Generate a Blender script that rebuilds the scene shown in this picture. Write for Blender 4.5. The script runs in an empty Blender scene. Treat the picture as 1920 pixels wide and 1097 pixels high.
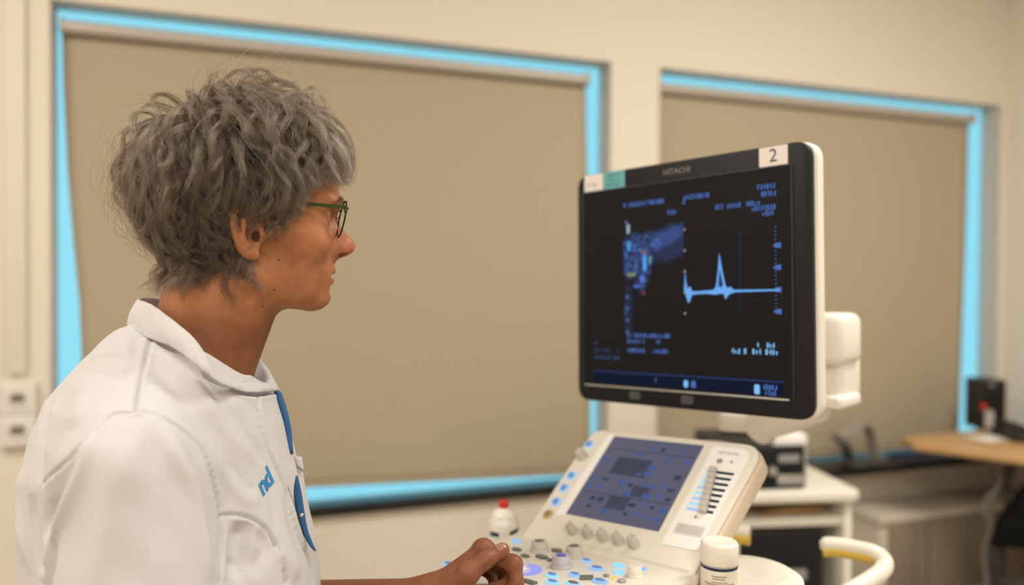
import bpy, bmesh, math, random
import numpy as np
from mathutils import Vector, Matrix
from mathutils.bvhtree import BVHTree

random.seed(7)
RNG = np.random.default_rng(11)
S = bpy.context.scene
COL = S.collection
PI = math.pi

# ------------------------------------------------------------------ camera
F_PX = 1500.0
PITCH, ROLL = math.radians(-1.0), math.radians(0.4)
CAM = Vector((0, 0, 1.30))
FW = Vector((0, math.cos(PITCH), math.sin(PITCH)))
_up = Vector((0, -math.sin(PITCH), math.cos(PITCH)))
_rt = Vector((1, 0, 0))
RT = _rt * math.cos(ROLL) + _up * math.sin(ROLL)
UP = -_rt * math.sin(ROLL) + _up * math.cos(ROLL)
cd = bpy.data.cameras.new('camera')
cam = bpy.data.objects.new('camera', cd)
COL.objects.link(cam)
S.camera = cam
cd.sensor_fit = 'HORIZONTAL'
cd.sensor_width = 36.0
cd.lens = F_PX / 1920 * 36.0
cam.matrix_world = Matrix(((RT.x, UP.x, -FW.x, CAM.x), (RT.y, UP.y, -FW.y, CAM.y), (RT.z, UP.z, -FW.z, CAM.z), (0, 0, 0, 1)))
cd.dof.use_dof = True
cd.dof.focus_distance = 0.90
cd.dof.aperture_fstop = cd.lens / 15.0
cd.clip_start = 0.02

# ------------------------------------------------------------------ world, lights, exposure
S.view_settings.view_transform = 'Standard'
S.view_settings.look = 'None'
S.view_settings.exposure = 0.06
S.view_settings.gamma = 1.0
S.view_settings.use_curve_mapping = False
S.cycles.use_denoising = True
S.cycles.max_bounces = 8
S.cycles.diffuse_bounces = 5
S.cycles.sample_clamp_indirect = 4.0
wd = bpy.data.worlds.new('world')
S.world = wd
wd.use_nodes = True
bgn = wd.node_tree.nodes['Background']
bgn.inputs['Color'].default_value = (0.26, 0.67, 0.83, 1)      # a cold overcast sky against the warm room light
bgn.inputs['Strength'].default_value = 1.12

CEIL = 2.75
def area_light(name, loc, sx, sy, power, col, rz=0.0):
    ld = bpy.data.lights.new(name, 'AREA')
    ld.shape = 'RECTANGLE'; ld.size = sx; ld.size_y = sy
    ld.energy = power; ld.color = col
    o = bpy.data.objects.new(name, ld)
    COL.objects.link(o)
    o.location = loc; o.rotation_euler = (0, 0, rz)
    return o
WARM = (1.0, 0.955, 0.865)
TH = math.radians(20.4)
LAMPS = [(1.35, 1.30, 1.15, 0.58, 44.0), (-1.45, 0.55, 1.15, 0.58, 26.0), (0.35, -1.20, 1.15, 0.58, 43.0)]
LAMP_WHERE = ['nearest the right window', 'above and behind the seated person', 'furthest from the windows']
for lx, ly, sx, sy, pw in LAMPS:
    area_light('ceiling_lamp_light', (lx, ly, CEIL - 0.035), sx, sy, pw, WARM, TH)

# ------------------------------------------------------------------ helpers
def vec(*a): return Vector(a)
def at(px, py, depth):
    return CAM + (FW + RT * ((px - 960) / F_PX) + UP * ((548.5 - py) / F_PX)) * depth
def ray(px, py):
    return (FW + RT * ((px - 960) / F_PX) + UP * ((548.5 - py) / F_PX)).normalized()
def on_plane(px, py, p0, n):
    d = ray(px, py)
    return CAM + d * ((p0 - CAM).dot(n) / d.dot(n))
def frame(o, a, b, n):
    return Matrix(((a.x, b.x, n.x, o.x), (a.y, b.y, n.y, o.y), (a.z, b.z, n.z, o.z), (0, 0, 0, 1)))
WM = {}
def attach(o, M=None, parent=None):
    M = M or Matrix.Identity(4)
    if parent is not None:
        o.parent = parent
        o.matrix_parent_inverse = WM[parent.name].inverted()
    o.matrix_basis = M
    WM[o.name] = M
def tag(o, label=None, cat=None, group=None, kind=None):
    if label: o['label'] = label
    if cat: o['category'] = cat
    if group: o['group'] = group
    if kind: o['kind'] = kind
    return o
def empty(name, loc, label=None, cat=None, group=None):
    o = bpy.data.objects.new(name, None)
    o.empty_display_size = 0.05
    COL.objects.link(o)
    attach(o, Matrix.Translation(loc))
    return tag(o, label, cat, group)
def make(name, verts, faces, mat, parent=None, M=None, smooth=False):
    me = bpy.data.meshes.new(name)
    me.from_pydata([tuple(v) for v in verts], [], [tuple(int(i) for i in f) for f in faces])
    me.validate()
    return make_me(name, me, mat, parent, M, smooth)
def make_me(name, me, mat, parent=None, M=None, smooth=False):
    if mat and not me.materials: me.materials.append(mat)
    if smooth:
        me.polygons.foreach_set('use_smooth', [True] * len(me.polygons))
    o = bpy.data.objects.new(name, me)
    COL.objects.link(o)
    attach(o, M, parent)
    return o
def from_bm(name, bm, mat, parent=None, M=None, smooth=False):
    bmesh.ops.recalc_face_normals(bm, faces=bm.faces[:])
    me = bpy.data.meshes.new(name)
    bm.to_mesh(me); bm.free()
    return make_me(name, me, mat, parent, M, smooth)
def smooth_by_angle(o, deg=35):
    me = o.data
    me.polygons.foreach_set('use_smooth', [True] * len(me.polygons))
    try: me.set_sharp_from_angle(angle=math.radians(deg))
    except Exception: pass
    return o
def box_bm(sx, sy, sz, bev=0.0, seg=2, c=(0, 0, 0)):
    bm = bmesh.new()
    bmesh.ops.create_cube(bm, size=1.0)
    for v in bm.verts:
        v.co = Vector((v.co.x * sx + c[0], v.co.y * sy + c[1], v.co.z * sz + c[2]))
    if bev > 0:
        bmesh.ops.bevel(bm, geom=bm.edges[:], offset=bev, segments=seg, affect='EDGES', profile=0.5)
    return bm
def box(name, M, size, bev, mat, parent=None, c=(0, 0, 0), seg=2):
    return smooth_by_angle(from_bm(name, box_bm(*size, bev, seg, c), mat, parent, M))
def prism(name, M, outline, z0, z1, bev, mat, parent=None, seg=3):
    bm = bmesh.new()
    lo = [bm.verts.new((x, y, z0)) for x, y in outline]
    hi = [bm.verts.new((x, y, z1)) for x, y in outline]
    n = len(outline)
    f1 = bm.faces.new(lo); f2 = bm.faces.new(hi)
    for i in range(n):
        bm.faces.new((lo[i], lo[(i + 1) % n], hi[(i + 1) % n], hi[i]))
    bmesh.ops.recalc_face_normals(bm, faces=bm.faces[:])
    if bev > 0:
        eds = [e for e in bm.edges if (e.verts[0] in hi) == (e.verts[1] in hi)]
        bmesh.ops.bevel(bm, geom=eds, offset=bev, segments=seg, affect='EDGES', profile=0.5)
    return smooth_by_angle(from_bm(name, bm, mat, parent, M))
def rounded(pts, r, n=6):
    """round the corners of a 2D polygon; r one radius or one per corner"""
    out = []
    k = len(pts)
    for i in range(k):
        rr = r[i] if isinstance(r, (list, tuple)) else r
        p = Vector(pts[i]); a = Vector(pts[i - 1]); b = Vector(pts[(i + 1) % k])
        if rr <= 0: out.append((p.x, p.y)); continue
        u = (a - p).normalized(); v = (b - p).normalized()
        ang = u.angle(v)
        d = min(rr / math.tan(ang / 2), (a - p).length * 0.49, (b - p).length * 0.49)
        s, e = p + u * d, p + v * d
        for j in range(n + 1):
            t = j / n
            q = (1 - t) ** 2 * s + 2 * t * (1 - t) * p + t * t * e
            out.append((q.x, q.y))
    return out
def rect2(w, h, cx=0, cy=0):
    return [(cx - w / 2, cy - h / 2), (cx + w / 2, cy - h / 2), (cx + w / 2, cy + h / 2), (cx - w / 2, cy + h / 2)]
def lathe_bm(profile, n=28, bm=None):
    bm = bm or bmesh.new()
    rings = []
    for r, z in profile:
        if r < 1e-6: rings.append([bm.verts.new((0, 0, z))])
        else: rings.append([bm.verts.new((r * math.cos(2 * PI * i / n), r * math.sin(2 * PI * i / n), z)) for i in range(n)])
    for A, B in zip(rings, rings[1:]):
        if len(A) == 1 and len(B) == 1: continue
        if len(A) == 1:
            for i in range(n): bm.faces.new((A[0], B[i], B[(i + 1) % n]))
        elif len(B) == 1:
            for i in range(n): bm.faces.new((A[i], A[(i + 1) % n], B[0]))
        else:
            for i in range(n): bm.faces.new((A[i], A[(i + 1) % n], B[(i + 1) % n], B[i]))
    return bm
def lathe(name, M, profile, mat, parent=None, n=28, ang=40):
    return smooth_by_angle(from_bm(name, lathe_bm(profile, n), mat, parent, M), ang)
def catmull(pts, sub=6, closed=False):
    P = [Vector(p) for p in pts]
    out = []
    n = len(P)
    rng = range(n if closed else n - 1)
    for i in rng:
        p0 = P[(i - 1) % n] if closed or i > 0 else P[0] * 2 - P[1]
        p1 = P[i]; p2 = P[(i + 1) % n]
        p3 = P[(i + 2) % n] if closed or i + 2 < n else P[-1] * 2 - P[-2]
        for j in range(sub):
            t = j / sub
            out.append(0.5 * ((2 * p1) + (p2 - p0) * t + (2 * p0 - 5 * p1 + 4 * p2 - p3) * t * t + (3 * p1 - p0 - 3 * p2 + p3) * t ** 3))
    if not closed: out.append(P[-1].copy())
    return out
def tube_geo(pts, rad, n=10, closed=False, squash=None, upv=Vector((0, 0, 1))):
    P = [Vector(p) for p in pts]
    k = len(P)
    R = list(rad) if hasattr(rad, '__len__') else [rad] * k
    verts, faces = [], []
    nrm = None
    for i in range(k):
        if closed: t = P[(i + 1) % k] - P[i - 1]
        else: t = P[min(i + 1, k - 1)] - P[max(i - 1, 0)]
        t.normalize()
        if nrm is None:
            nrm = upv - t * upv.dot(t)
            if nrm.length < 1e-4: nrm = Vector((1, 0, 0)) - t * t.x
        else: nrm = nrm - t * nrm.dot(t)
        nrm.normalize()
        bn = t.cross(nrm)
        for j in range(n):
            a = 2 * PI * j / n
            sx, sy = squash or (1, 1)
            verts.append(P[i] + (nrm * math.cos(a) * sx + bn * math.sin(a) * sy) * R[i])
    for i in range(k if closed else k - 1):
        for j in range(n):
            a = i * n + j; b = i * n + (j + 1) % n
            c = ((i + 1) % k) * n + (j + 1) % n; d = ((i + 1) % k) * n + j
            faces.append((a, b, c, d))
    if not closed:
        faces.append(tuple(range(n - 1, -1, -1)))
        faces.append(tuple(range((k - 1) * n, k * n)))
    return verts, faces
def tube(name, pts, rad, mat, parent=None, n=10, closed=False, squash=None, upv=Vector((0, 0, 1))):
    v, f = tube_geo(pts, rad, n, closed, squash, upv)
    o = make(name, v, f, mat, parent)
    return smooth_by_angle(o, 50)
def text(name, s, M, size, mat, parent=None, ext=0.0001, align='CENTER', shear=0.0, bold=0.0, label=None):
    cu = bpy.data.curves.new(name, 'FONT')
    cu.body = s; cu.size = size; cu.extrude = ext; cu.align_x = align; cu.align_y = 'CENTER'
    cu.shear = shear; cu.offset = bold; cu.resolution_u = 3
    t = bpy.data.objects.new(name, cu)
    COL.objects.link(t)
    dg = bpy.context.evaluated_depsgraph_get()
    me = bpy.data.meshes.new_from_object(t.evaluated_get(dg))
    bpy.data.objects.remove(t); bpy.data.curves.remove(cu)
    me.materials.clear()
    return make_me(name, me, mat, parent, M)

# ------------------------------------------------------------------ materials
def mat(name, col, rough=0.5, metal=0.0, noise=0.0, nscale=40.0, bump=0.0, bscale=200.0, spec=0.5, emit=None, estr=0.0, sub=0.0, coat=0.0, sheen=0.0):
    m = bpy.data.materials.new(name)
    m.use_nodes = True
    nt = m.node_tree
    b = nt.nodes['Principled BSDF']
    b.inputs['Base Color'].default_value = (*col, 1)
    b.inputs['Roughness'].default_value = rough
    b.inputs['Metallic'].default_value = metal
    b.inputs['Specular IOR Level'].default_value = spec
    b.inputs['Coat Weight'].default_value = coat
    b.inputs['Sheen Weight'].default_value = sheen
    if sub > 0:
        b.inputs['Subsurface Weight'].default_value = sub
        b.inputs['Subsurface Radius'].default_value = (1.0, 0.35, 0.18)
        b.inputs['Subsurface Scale'].default_value = 0.008
    if emit:
        b.inputs['Emission Color'].default_value = (*emit, 1)
        b.inputs['Emission Strength'].default_value = estr
    tc = None
    if noise > 0 or bump > 0:
        tc = nt.nodes.new('ShaderNodeTexCoord')
    if noise > 0:
        n = nt.nodes.new('ShaderNodeTexNoise'); n.inputs['Scale'].default_value = nscale; n.inputs['Detail'].default_value = 4
        mx = nt.nodes.new('ShaderNodeMix'); mx.data_type = 'RGBA'
        nt.links.new(tc.outputs['Object'], n.inputs['Vector'])
        mx.inputs[6].default_value = (*[c * (1 - noise) for c in col], 1)
        mx.inputs[7].default_value = (*[min(1, c * (1 + noise)) for c in col], 1)
        nt.links.new(n.outputs['Fac'], mx.inputs[0])
        nt.links.new(mx.outputs[2], b.inputs['Base Color'])
    if bump > 0:
        n2 = nt.nodes.new('ShaderNodeTexNoise'); n2.inputs['Scale'].default_value = bscale; n2.inputs['Detail'].default_value = 3
        bp = nt.nodes.new('ShaderNodeBump'); bp.inputs['Strength'].default_value = bump; bp.inputs['Distance'].default_value = 0.001
        nt.links.new(tc.outputs['Object'], n2.inputs['Vector'])
        nt.links.new(n2.outputs['Fac'], bp.inputs['Height'])
        nt.links.new(bp.outputs['Normal'], b.inputs['Normal'])
    return m
def emission(name, col, s):
    m = bpy.data.materials.new(name); m.use_nodes = True
    nt = m.node_tree; nt.nodes.clear()
    e = nt.nodes.new('ShaderNodeEmission'); o = nt.nodes.new('ShaderNodeOutputMaterial')
    e.inputs['Color'].default_value = (*col, 1); e.inputs['Strength'].default_value = s
    nt.links.new(e.outputs[0], o.inputs['Surface'])
    return m
def glass(name, tint=(1, 1, 1), gloss=0.06):
    m = bpy.data.materials.new(name); m.use_nodes = True
    nt = m.node_tree; nt.nodes.clear()
    t = nt.nodes.new('ShaderNodeBsdfTransparent'); g = nt.nodes.new('ShaderNodeBsdfGlossy'); x = nt.nodes.new('ShaderNodeMixShader'); o = nt.nodes.new('ShaderNodeOutputMaterial')
    t.inputs['Color'].default_value = (*tint, 1); g.inputs['Roughness'].default_value = 0.02
    x.inputs[0].default_value = gloss
    nt.links.new(t.outputs[0], x.inputs[1]); nt.links.new(g.outputs[0], x.inputs[2]); nt.links.new(x.outputs[0], o.inputs['Surface'])
    return m

M_wall = mat('wall_paint', (0.725, 0.662, 0.570), 0.7, bump=0.15, bscale=260, noise=0.012, nscale=3)
M_ceiling = mat('ceiling_paint', (0.80, 0.78, 0.74), 0.8, noise=0.02, nscale=6)
M_floor = mat('linoleum', (0.42, 0.38, 0.33), 0.45, noise=0.12, nscale=60)
M_blind = mat('blind_fabric', (0.41, 0.343, 0.242), 0.85, noise=0.03, nscale=500, bump=0.25, bscale=1400)
M_rail = mat('blind_rail_aluminium', (0.50, 0.45, 0.40), 0.45, metal=0.3)
M_sill = mat('black_stone', (0.012, 0.012, 0.013), 0.22, noise=0.3, nscale=80)
M_reveal = mat('reveal_paint', (0.55, 0.42, 0.33), 0.6, noise=0.03)
M_frame = mat('window_frame_grey', (0.45, 0.45, 0.46), 0.4, noise=0.03)
M_glass = glass('window_glass', (0.97, 1.0, 1.0), 0.04)
M_white = mat('white_plastic', (0.78, 0.74, 0.68), 0.4, noise=0.02)
M_socket = mat('socket_plastic', (0.74, 0.70, 0.66), 0.35, noise=0.02)
M_socket_in = mat('socket_recess', (0.50, 0.46, 0.42), 0.4, noise=0.02)
M_hole = mat('dark_hole', (0.006, 0.006, 0.006), 0.9, noise=0.1, spec=0.1)
M_cream = mat('console_cream', (0.745, 0.70, 0.62), 0.38, noise=0.015, nscale=20, bump=0.05, bscale=900)
M_panelwhite = mat('console_white_front', (0.88, 0.86, 0.845), 0.33, noise=0.01)
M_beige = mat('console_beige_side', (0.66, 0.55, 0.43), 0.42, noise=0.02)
M_black = mat('black_plastic', (0.010, 0.010, 0.011), 0.42, noise=0.1, nscale=300, spec=0.22)
M_blackm = mat('black_matte', (0.018, 0.017, 0.017), 0.6, noise=0.15, nscale=200)
M_darkgrey = mat('dark_grey_plastic', (0.06, 0.058, 0.055), 0.5, noise=0.1)
M_grey = mat('grey_rubber', (0.30, 0.28, 0.25), 0.55, noise=0.05)
M_keygrey = mat('key_grey', (0.14, 0.14, 0.13), 0.5, noise=0.05)
M_knob = mat('knob_beige_grey', (0.52, 0.49, 0.44), 0.45, noise=0.03)
M_knobtop = mat('knob_top_dark', (0.16, 0.15, 0.13), 0.4, noise=0.05)
M_silver = mat('satin_metal', (0.55, 0.54, 0.52), 0.3, metal=0.8, noise=0.03)
M_paper = mat('label_paper', (0.78, 0.70, 0.67), 0.7, noise=0.02)
M_teal = mat('label_teal', (0.13, 0.40, 0.44), 0.6, noise=0.03)
M_tealink = mat('teal_ink', (0.05, 0.16, 0.20), 0.7, noise=0.03)
M_ink = mat('black_ink', (0.02, 0.02, 0.02), 0.6, noise=0.05)
M_inkgrey = mat('grey_ink', (0.25, 0.24, 0.23), 0.6, noise=0.05)
M_navy = mat('navy_band', (0.012, 0.022, 0.06), 0.4, noise=0.05)
M_red = mat('red_plastic', (0.62, 0.03, 0.02), 0.35, noise=0.03)
M_yellow = mat('yellow_rubber', (0.62, 0.42, 0.07), 0.5, noise=0.05)
M_bottle = mat('bottle_plastic', (0.80, 0.76, 0.70), 0.35, noise=0.015)
M_wood = mat('beech_laminate', (0.50, 0.30, 0.13), 0.4, noise=0.12, nscale=14)
M_cab = mat('radiator_enamel', (0.60, 0.53, 0.44), 0.5, noise=0.03)
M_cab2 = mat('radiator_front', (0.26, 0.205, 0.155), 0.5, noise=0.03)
M_cart = mat('cart_laminate', (0.72, 0.68, 0.60), 0.45, noise=0.02)
M_blue = mat('royal_blue', (0.02, 0.04, 0.30), 0.5, noise=0.05)
M_tissue = mat('tissue_white', (0.80, 0.78, 0.76), 0.8, noise=0.02)
M_cable = mat('cable_grey', (0.10, 0.095, 0.09), 0.5, noise=0.05)

E_key = emission('key_backlight_blue', (0.38, 0.62, 0.95), 0.92)
E_cyan = emission('key_backlight_cyan', (0.36, 0.78, 1.0), 0.97)
E_lilac = emission('trackball_glow', (0.40, 0.42, 0.98), 0.85)
E_yellow = emission('key_backlight_yellow', (1.0, 0.75, 0.2), 0.9)
E_text = emission('screen_text_blue', (0.10, 0.20, 0.58), 0.75)
E_text2 = emission('screen_text_dim', (0.04, 0.09, 0.20), 0.8)
E_wave = emission('screen_wave', (0.16, 0.40, 0.85), 0.95)
E_line = emission('screen_line', (0.02, 0.045, 0.16), 1.0)
E_bright = emission('screen_icon', (0.22, 0.50, 0.85), 1.0)
E_tex1 = emission('touch_block', (0.065, 0.105, 0.28), 1.0)
E_tex2 = emission('touch_block_dim', (0.042, 0.05, 0.085), 1.0)

# ------------------------------------------------------------------ the room: u along the window wall, v out of it into the room
cT, sT = math.cos(TH), math.sin(TH)
W0 = Vector((0, 2.6, 0))
U = Vector((cT, sT, 0)); N = Vector((sT, -cT, 0)); Z = Vector((0, 0, 1))
def R3(u, v, z): return W0 + U * u + N * v + Z * z
ROOM = frame(W0, U, -N, Z)             # local x = u, y = -v, z
def on_wall(px, py, v=0.0):
    p = on_plane(px, py, W0 + N * v, N) - W0
    return p.dot(U), p.z
def rbox(name, u0, u1, v0, v1, z0, z1, m, bev=0.0, parent=None, kind=None):
    M = ROOM @ Matrix.Translation(((u0 + u1) / 2, -(v0 + v1) / 2, (z0 + z1) / 2))
    o = box(name, M, (u1 - u0, v1 - v0, z1 - z0), bev, m, parent)
    if kind: o['kind'] = kind
    return o
UL, UR, VB = -2.6, 2.215, 4.3
W1 = (-1.318, 0.352, 0.607, 2.037)
W2 = (0.540, 2.168, 0.607, 2.037)
TK = 0.085
# window wall as one mesh with two openings
def wall_with_openings():
    us = [UL, W1[0], W1[1], W2[0], W2[1], UR]
    zs = [0.0, W1[2], W1[3], CEIL]
    bm = bmesh.new()
    for j in range(3):
        for i in range(5):
            if j == 1 and i in (1, 3): continue
            b2 = box_bm(us[i + 1] - us[i], TK, zs[j + 1] - zs[j], 0, 1, ((us[i] + us[i + 1]) / 2, TK / 2, (zs[j] + zs[j + 1]) / 2))
            me = bpy.data.meshes.new('t'); b2.to_mesh(me); b2.free(); bm.from_mesh(me); bpy.data.meshes.remove(me)
    bmesh.ops.remove_doubles(bm, verts=bm.verts[:], dist=1e-5)
    inner = [f for f in bm.faces if False]
    # drop the faces two blocks share
    seen = {}
    for f in bm.faces:
        k = tuple(sorted(v.index for v in f.verts)); seen.setdefault(k, []).append(f)
    kill = [f for fs in seen.values() if len(fs) > 1 for f in fs]
    bmesh.ops.delete(bm, geom=kill, context='FACES')
    return from_bm('wall_back', bm, M_wall, None, ROOM)
tag(wall_with_openings(), kind='structure')
rbox('wall_right', UR, UR + 0.15, -TK, VB, 0, CEIL, M_wall, kind='structure')
rbox('wall_left', UL - 0.15, UL, -TK, VB, 0, CEIL, M_wall, kind='structure')
rbox('wall_front', UL, UR, VB, VB + 0.15, 0, CEIL, M_wall, kind='structure')
rbox('floor', UL - 0.15, UR + 0.15, -TK, VB + 0.15, -0.1, 0.0, M_floor, kind='structure')
rbox('ceiling', UL - 0.15, UR + 0.15, -TK, VB + 0.15, CEIL, CEIL + 0.1, M_ceiling, kind='structure')
rbox('baseboard_back', UL, UR, 0, 0.012, 0, 0.09, M_frame, 0.003, kind='structure')
rbox('baseboard_right', UR - 0.012, UR, 0.012, VB, 0, 0.09, M_frame, 0.003, kind='structure')
for (lx, ly, sx, sy, pw), wh in zip(LAMPS, LAMP_WHERE):
    e = empty('ceiling_lamp', (lx, ly, CEIL), 'flat warm white panel lamp in the ceiling ' + wh, 'lamp', 'panel lamps in the ceiling')
    Mx = Matrix.Translation((lx, ly, CEIL - 0.012)) @ Matrix.Rotation(TH, 4, 'Z')
    box('lamp_frame', Mx, (sx + 0.05, sy + 0.05, 0.024), 0.004, M_white, e)

# windows
GV = -0.062
def window(name, w, n):
    u0, u1, z0, z1 = w
    t = 0.006
    e = rbox(name, u0, u1, GV - 0.012, GV - 0.006, z0, z1, M_glass, kind='structure')   # the pane itself
    fr = rbox('window_frame', u0, u0 + t, GV - 0.02, GV, z0, z1, M_frame, 0.002, e)
    rbox('window_frame', u1 - t, u1, GV - 0.02, GV, z0, z1, M_frame, 0.002, e)
    rbox('window_frame', u0 + t, u1 - t, GV - 0.02, GV, z1 - t, z1, M_frame, 0.002, e)
    rbox('window_frame', u0 + t, u1 - t, GV - 0.02, GV, z0, z0 + t, M_frame, 0.002, e)
    # lining boards of the recess
    rbox('window_lining', u0 - 0.0, u0 + 0.004, GV, 0.004, z0, z1, M_reveal, 0, e)
    rbox('window_lining', u1 - 0.004, u1, GV, 0.004, z0, z1, M_reveal, 0, e)
    rbox('window_lining', u0 + 0.004, u1 - 0.004, GV, 0.004, z1 - 0.004, z1, M_reveal, 0, e)
    return e
win1 = window('window_1', W1, 1)
win2 = window('window_2', W2, 2)
rbox('trim_1', W1[0] - 0.01, W1[1] + 0.01, GV, 0.022, W1[2] - 0.022, W1[2] + 0.008, M_sill, 0.003, kind='structure')
rbox('trim_2', W2[0] - 0.06, UR - 0.002, GV, 0.125, W2[2] - 0.028, W2[2] + 0.004, M_sill, 0.004, kind='structure')
for o, l in (('trim_1', 'narrow black windowsill under the left window'), ('trim_2', 'deep black polished windowsill under the right window')):
    bpy.data.objects[o]['label'] = l

# roller blinds
BV = -0.046
def blind(name, label, left, right, top, bot, railtop, railbot, ph):
    """left/right/top/bot: fabric outline in wall coordinates (u or z as functions of a 0..1 parameter)"""
    e = empty(name, R3((left(0) + right(0)) / 2, BV, bot(0.5)), label, 'window blind')
    nu, nz = 48, 40
    vs, fs = [], []
    for j in range(nz + 1):
        s = j / nz
        ul, ur = left(s), right(s)
        for i in range(nu + 1):
            t = i / nu
            u = ul + (ur - ul) * t
            z = top(t) + (bot(t) - top(t)) * s
            v = BV + 0.0018 * math.sin(t * 9 + ph + s * 1.3) * s + 0.0012 * math.sin(t * 23 + 2 * ph) * s - 0.004 * s * (1 - s) * math.exp(-((t) / 0.06) ** 2)
            vs.append(R3(u, v, z))
    for j in range(nz):
        for i in range(nu):
            a = j * (nu + 1) + i
            fs.append((a, a + 1, a + nu + 2, a + nu + 1))
    o = make('blind_fabric', vs, fs, M_blind, e, smooth=True)
    md = o.modifiers.new('s', 'SOLIDIFY'); md.thickness = 0.0012
    # tube the fabric rolls off, with its end brackets, and the bottom bar
    ul, ur = left(0), right(0)
    z = (railtop + railbot) / 2
    r = (railtop - railbot) / 2
    tube('roller_tube', [R3(ul + 0.004, BV + r * 0.75, z), R3(ur - 0.004, BV + r * 0.75, z)], r, M_rail, e, 20)
    for uu in (ul - 0.0, ur - 0.004):
        rbox('bracket', uu, uu + 0.004, BV - 0.004, BV + 2 * r, z - r, z + r + 0.006, M_rail, 0.001, e)
    vs2 = []
    tube('bottom_bar', [R3(left(1) + (right(1) - left(1)) * t, BV + 0.001, bot(t) + 0.006) for t in (0.0, 0.25, 0.5, 0.75, 1.0)], 0.007, M_blind, e, 8)
    return e
def lerp_px(pts, axis, v):
    """pixel polyline on the blind plane -> function of 0..1 giving u (axis 0) or z (axis 1)"""
    q = [on_wall(x, y, v) for x, y in pts]
    if axis == 0:
        zs = [a[1] for a in q]; us = [a[0] for a in q]
        tt = [(zs[0] - z) / (zs[0] - zs[-1]) for z in zs]
        return lambda s: float(np.interp(s, tt, us))
    us = [a[0] for a in q]; zs = [a[1] for a in q]
    tt = [(u - us[0]) / (us[-1] - us[0]) for u in us]
    return lambda s: float(np.interp(s, tt, zs))
left1 = lerp_px([(116, 45), (119, 150), (126, 300), (137, 440), (149, 560), (153, 650), (152, 760), (150, 930)], 0, BV)
right1 = lerp_px([(1098, 148), (1102, 400), (1107, 780), (1108, 892)], 0, BV)
top1 = lerp_px([(116, 45), (1098, 165)], 1, BV)
bot1 = lerp_px([(150, 934), (1108, 888)], 1, BV)
RT_, RB_ = 1.993, 1.955
blind('roller_blind', 'tan roller blind lowered over the large left window behind the seated person', left1, right1, lambda t: 1.965, lambda t: bot1(t), RT_, RB_, 0.3)
right2 = lerp_px([(1816, 226), (1812, 400), (1803, 650), (1796, 850)], 0, BV)
blind('roller_blind', 'tan roller blind lowered over the right window behind the black monitor', lambda s: W2[0] + 0.008, right2, lambda t: 1.965, lambda t: 0.617, RT_, RB_, 2.1)

# conduit and wall sockets at the left
uc, _ = on_wall(33, 500)
rbox('cable_conduit', uc - 0.022, uc + 0.022, 0, 0.016, 1.04, CEIL, M_wall, 0.003)
tag(bpy.data.objects['cable_conduit'], 'cream plastic cable conduit running up the wall left of the window', 'conduit')
def socket(px, py, label):
    u, z = on_wall(px, py, 0.02)
    e = empty('wall_socket', R3(u, 0, z), label, 'power socket', 'white sockets on the left wall')
    s = 0.083
    M = frame(R3(u, 0.0, z), U, Z, N)
    prism('socket_body', M, rounded(rect2(s, s), 0.006), 0.0, 0.026, 0.004, M_socket, e)
    # round well with pin holes
    bm = lathe_bm([(0.0215, 0.0), (0.0215, 0.002), (0.0195, 0.002), (0.0185, -0.009), (0, -0.009)], 32)
    smooth_by_angle(from_bm('socket_well', bm, M_socket_in, e, frame(R3(u, 0.0262, z), U, Z, N)))
    prism('well_shade_plate', frame(R3(u, 0.0262, z), U, Z, N), rounded(rect2(0.030, 0.022, 0, 0.002), 0.010, 8), 0.0, 0.0008, 0, mat('painted_well_shadow', (0.20, 0.17, 0.145), 0.6, noise=0.05), e)  # flat dark plate painting the shade inside the well
    for dx in (-0.0095, 0.0095):
        lathe('pin_hole', frame(R3(u, 0.0270, z), U, Z, N) @ Matrix.Translation((dx, 0, 0)), [(0.0028, 0), (0.0028, 0.0004), (0, 0.0004)], M_hole, e, 12)
    return e
socket(34, 748, 'upper white wall socket at the foot of the cable conduit')
socket(34, 808, 'lower white wall socket below another socket by the left window')

# ------------------------------------------------------------------ ultrasound console
M_screenblack = mat('screen_glass_black', (0.008, 0.008, 0.010), 0.45, noise=0.05, spec=0.15)
M_printgrey = mat('pale_print', (0.40, 0.39, 0.38), 0.6, noise=0.05)
M_panelwhite.node_tree.nodes['Principled BSDF'].inputs['Specular IOR Level'].default_value = 0.5
M_touchglass = mat('touch_glass', (0.035, 0.036, 0.045), 0.22, noise=0.05, emit=(0.055, 0.062, 0.115), estr=1.0)
console = empty('ultrasound_machine', (0.22, 1.25, 0.0), 'cream ultrasound console with tilted touch panel, lit keys and black flat monitor', 'ultrasound machine')

def plane_frame(p, yaw, tilt, roll):
    e1 = Vector((math.cos(yaw), math.sin(yaw), 0)); fw = Vector((-math.sin(yaw), math.cos(yaw), 0))
    u = fw * math.sin(tilt) + Z * math.cos(tilt)
    a = e1 * math.cos(roll) + u * math.sin(roll); b = -e1 * math.sin(roll) + u * math.cos(roll)
    return frame(Vector(p), a, b, a.cross(b))
def T(x, y, z=0.0): return Matrix.Translation((x, y, z))

# --- monitor
MF = plane_frame((0.2586, 1.2254, 1.2934), -0.7794, 0.0282, 0.0384)
MW, MH = 0.412, 0.382
bezel = prism('monitor_bezel', MF, rounded(rect2(MW, MH), 0.024, 8), -0.014, 0.0, 0.004, M_black, console)
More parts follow.
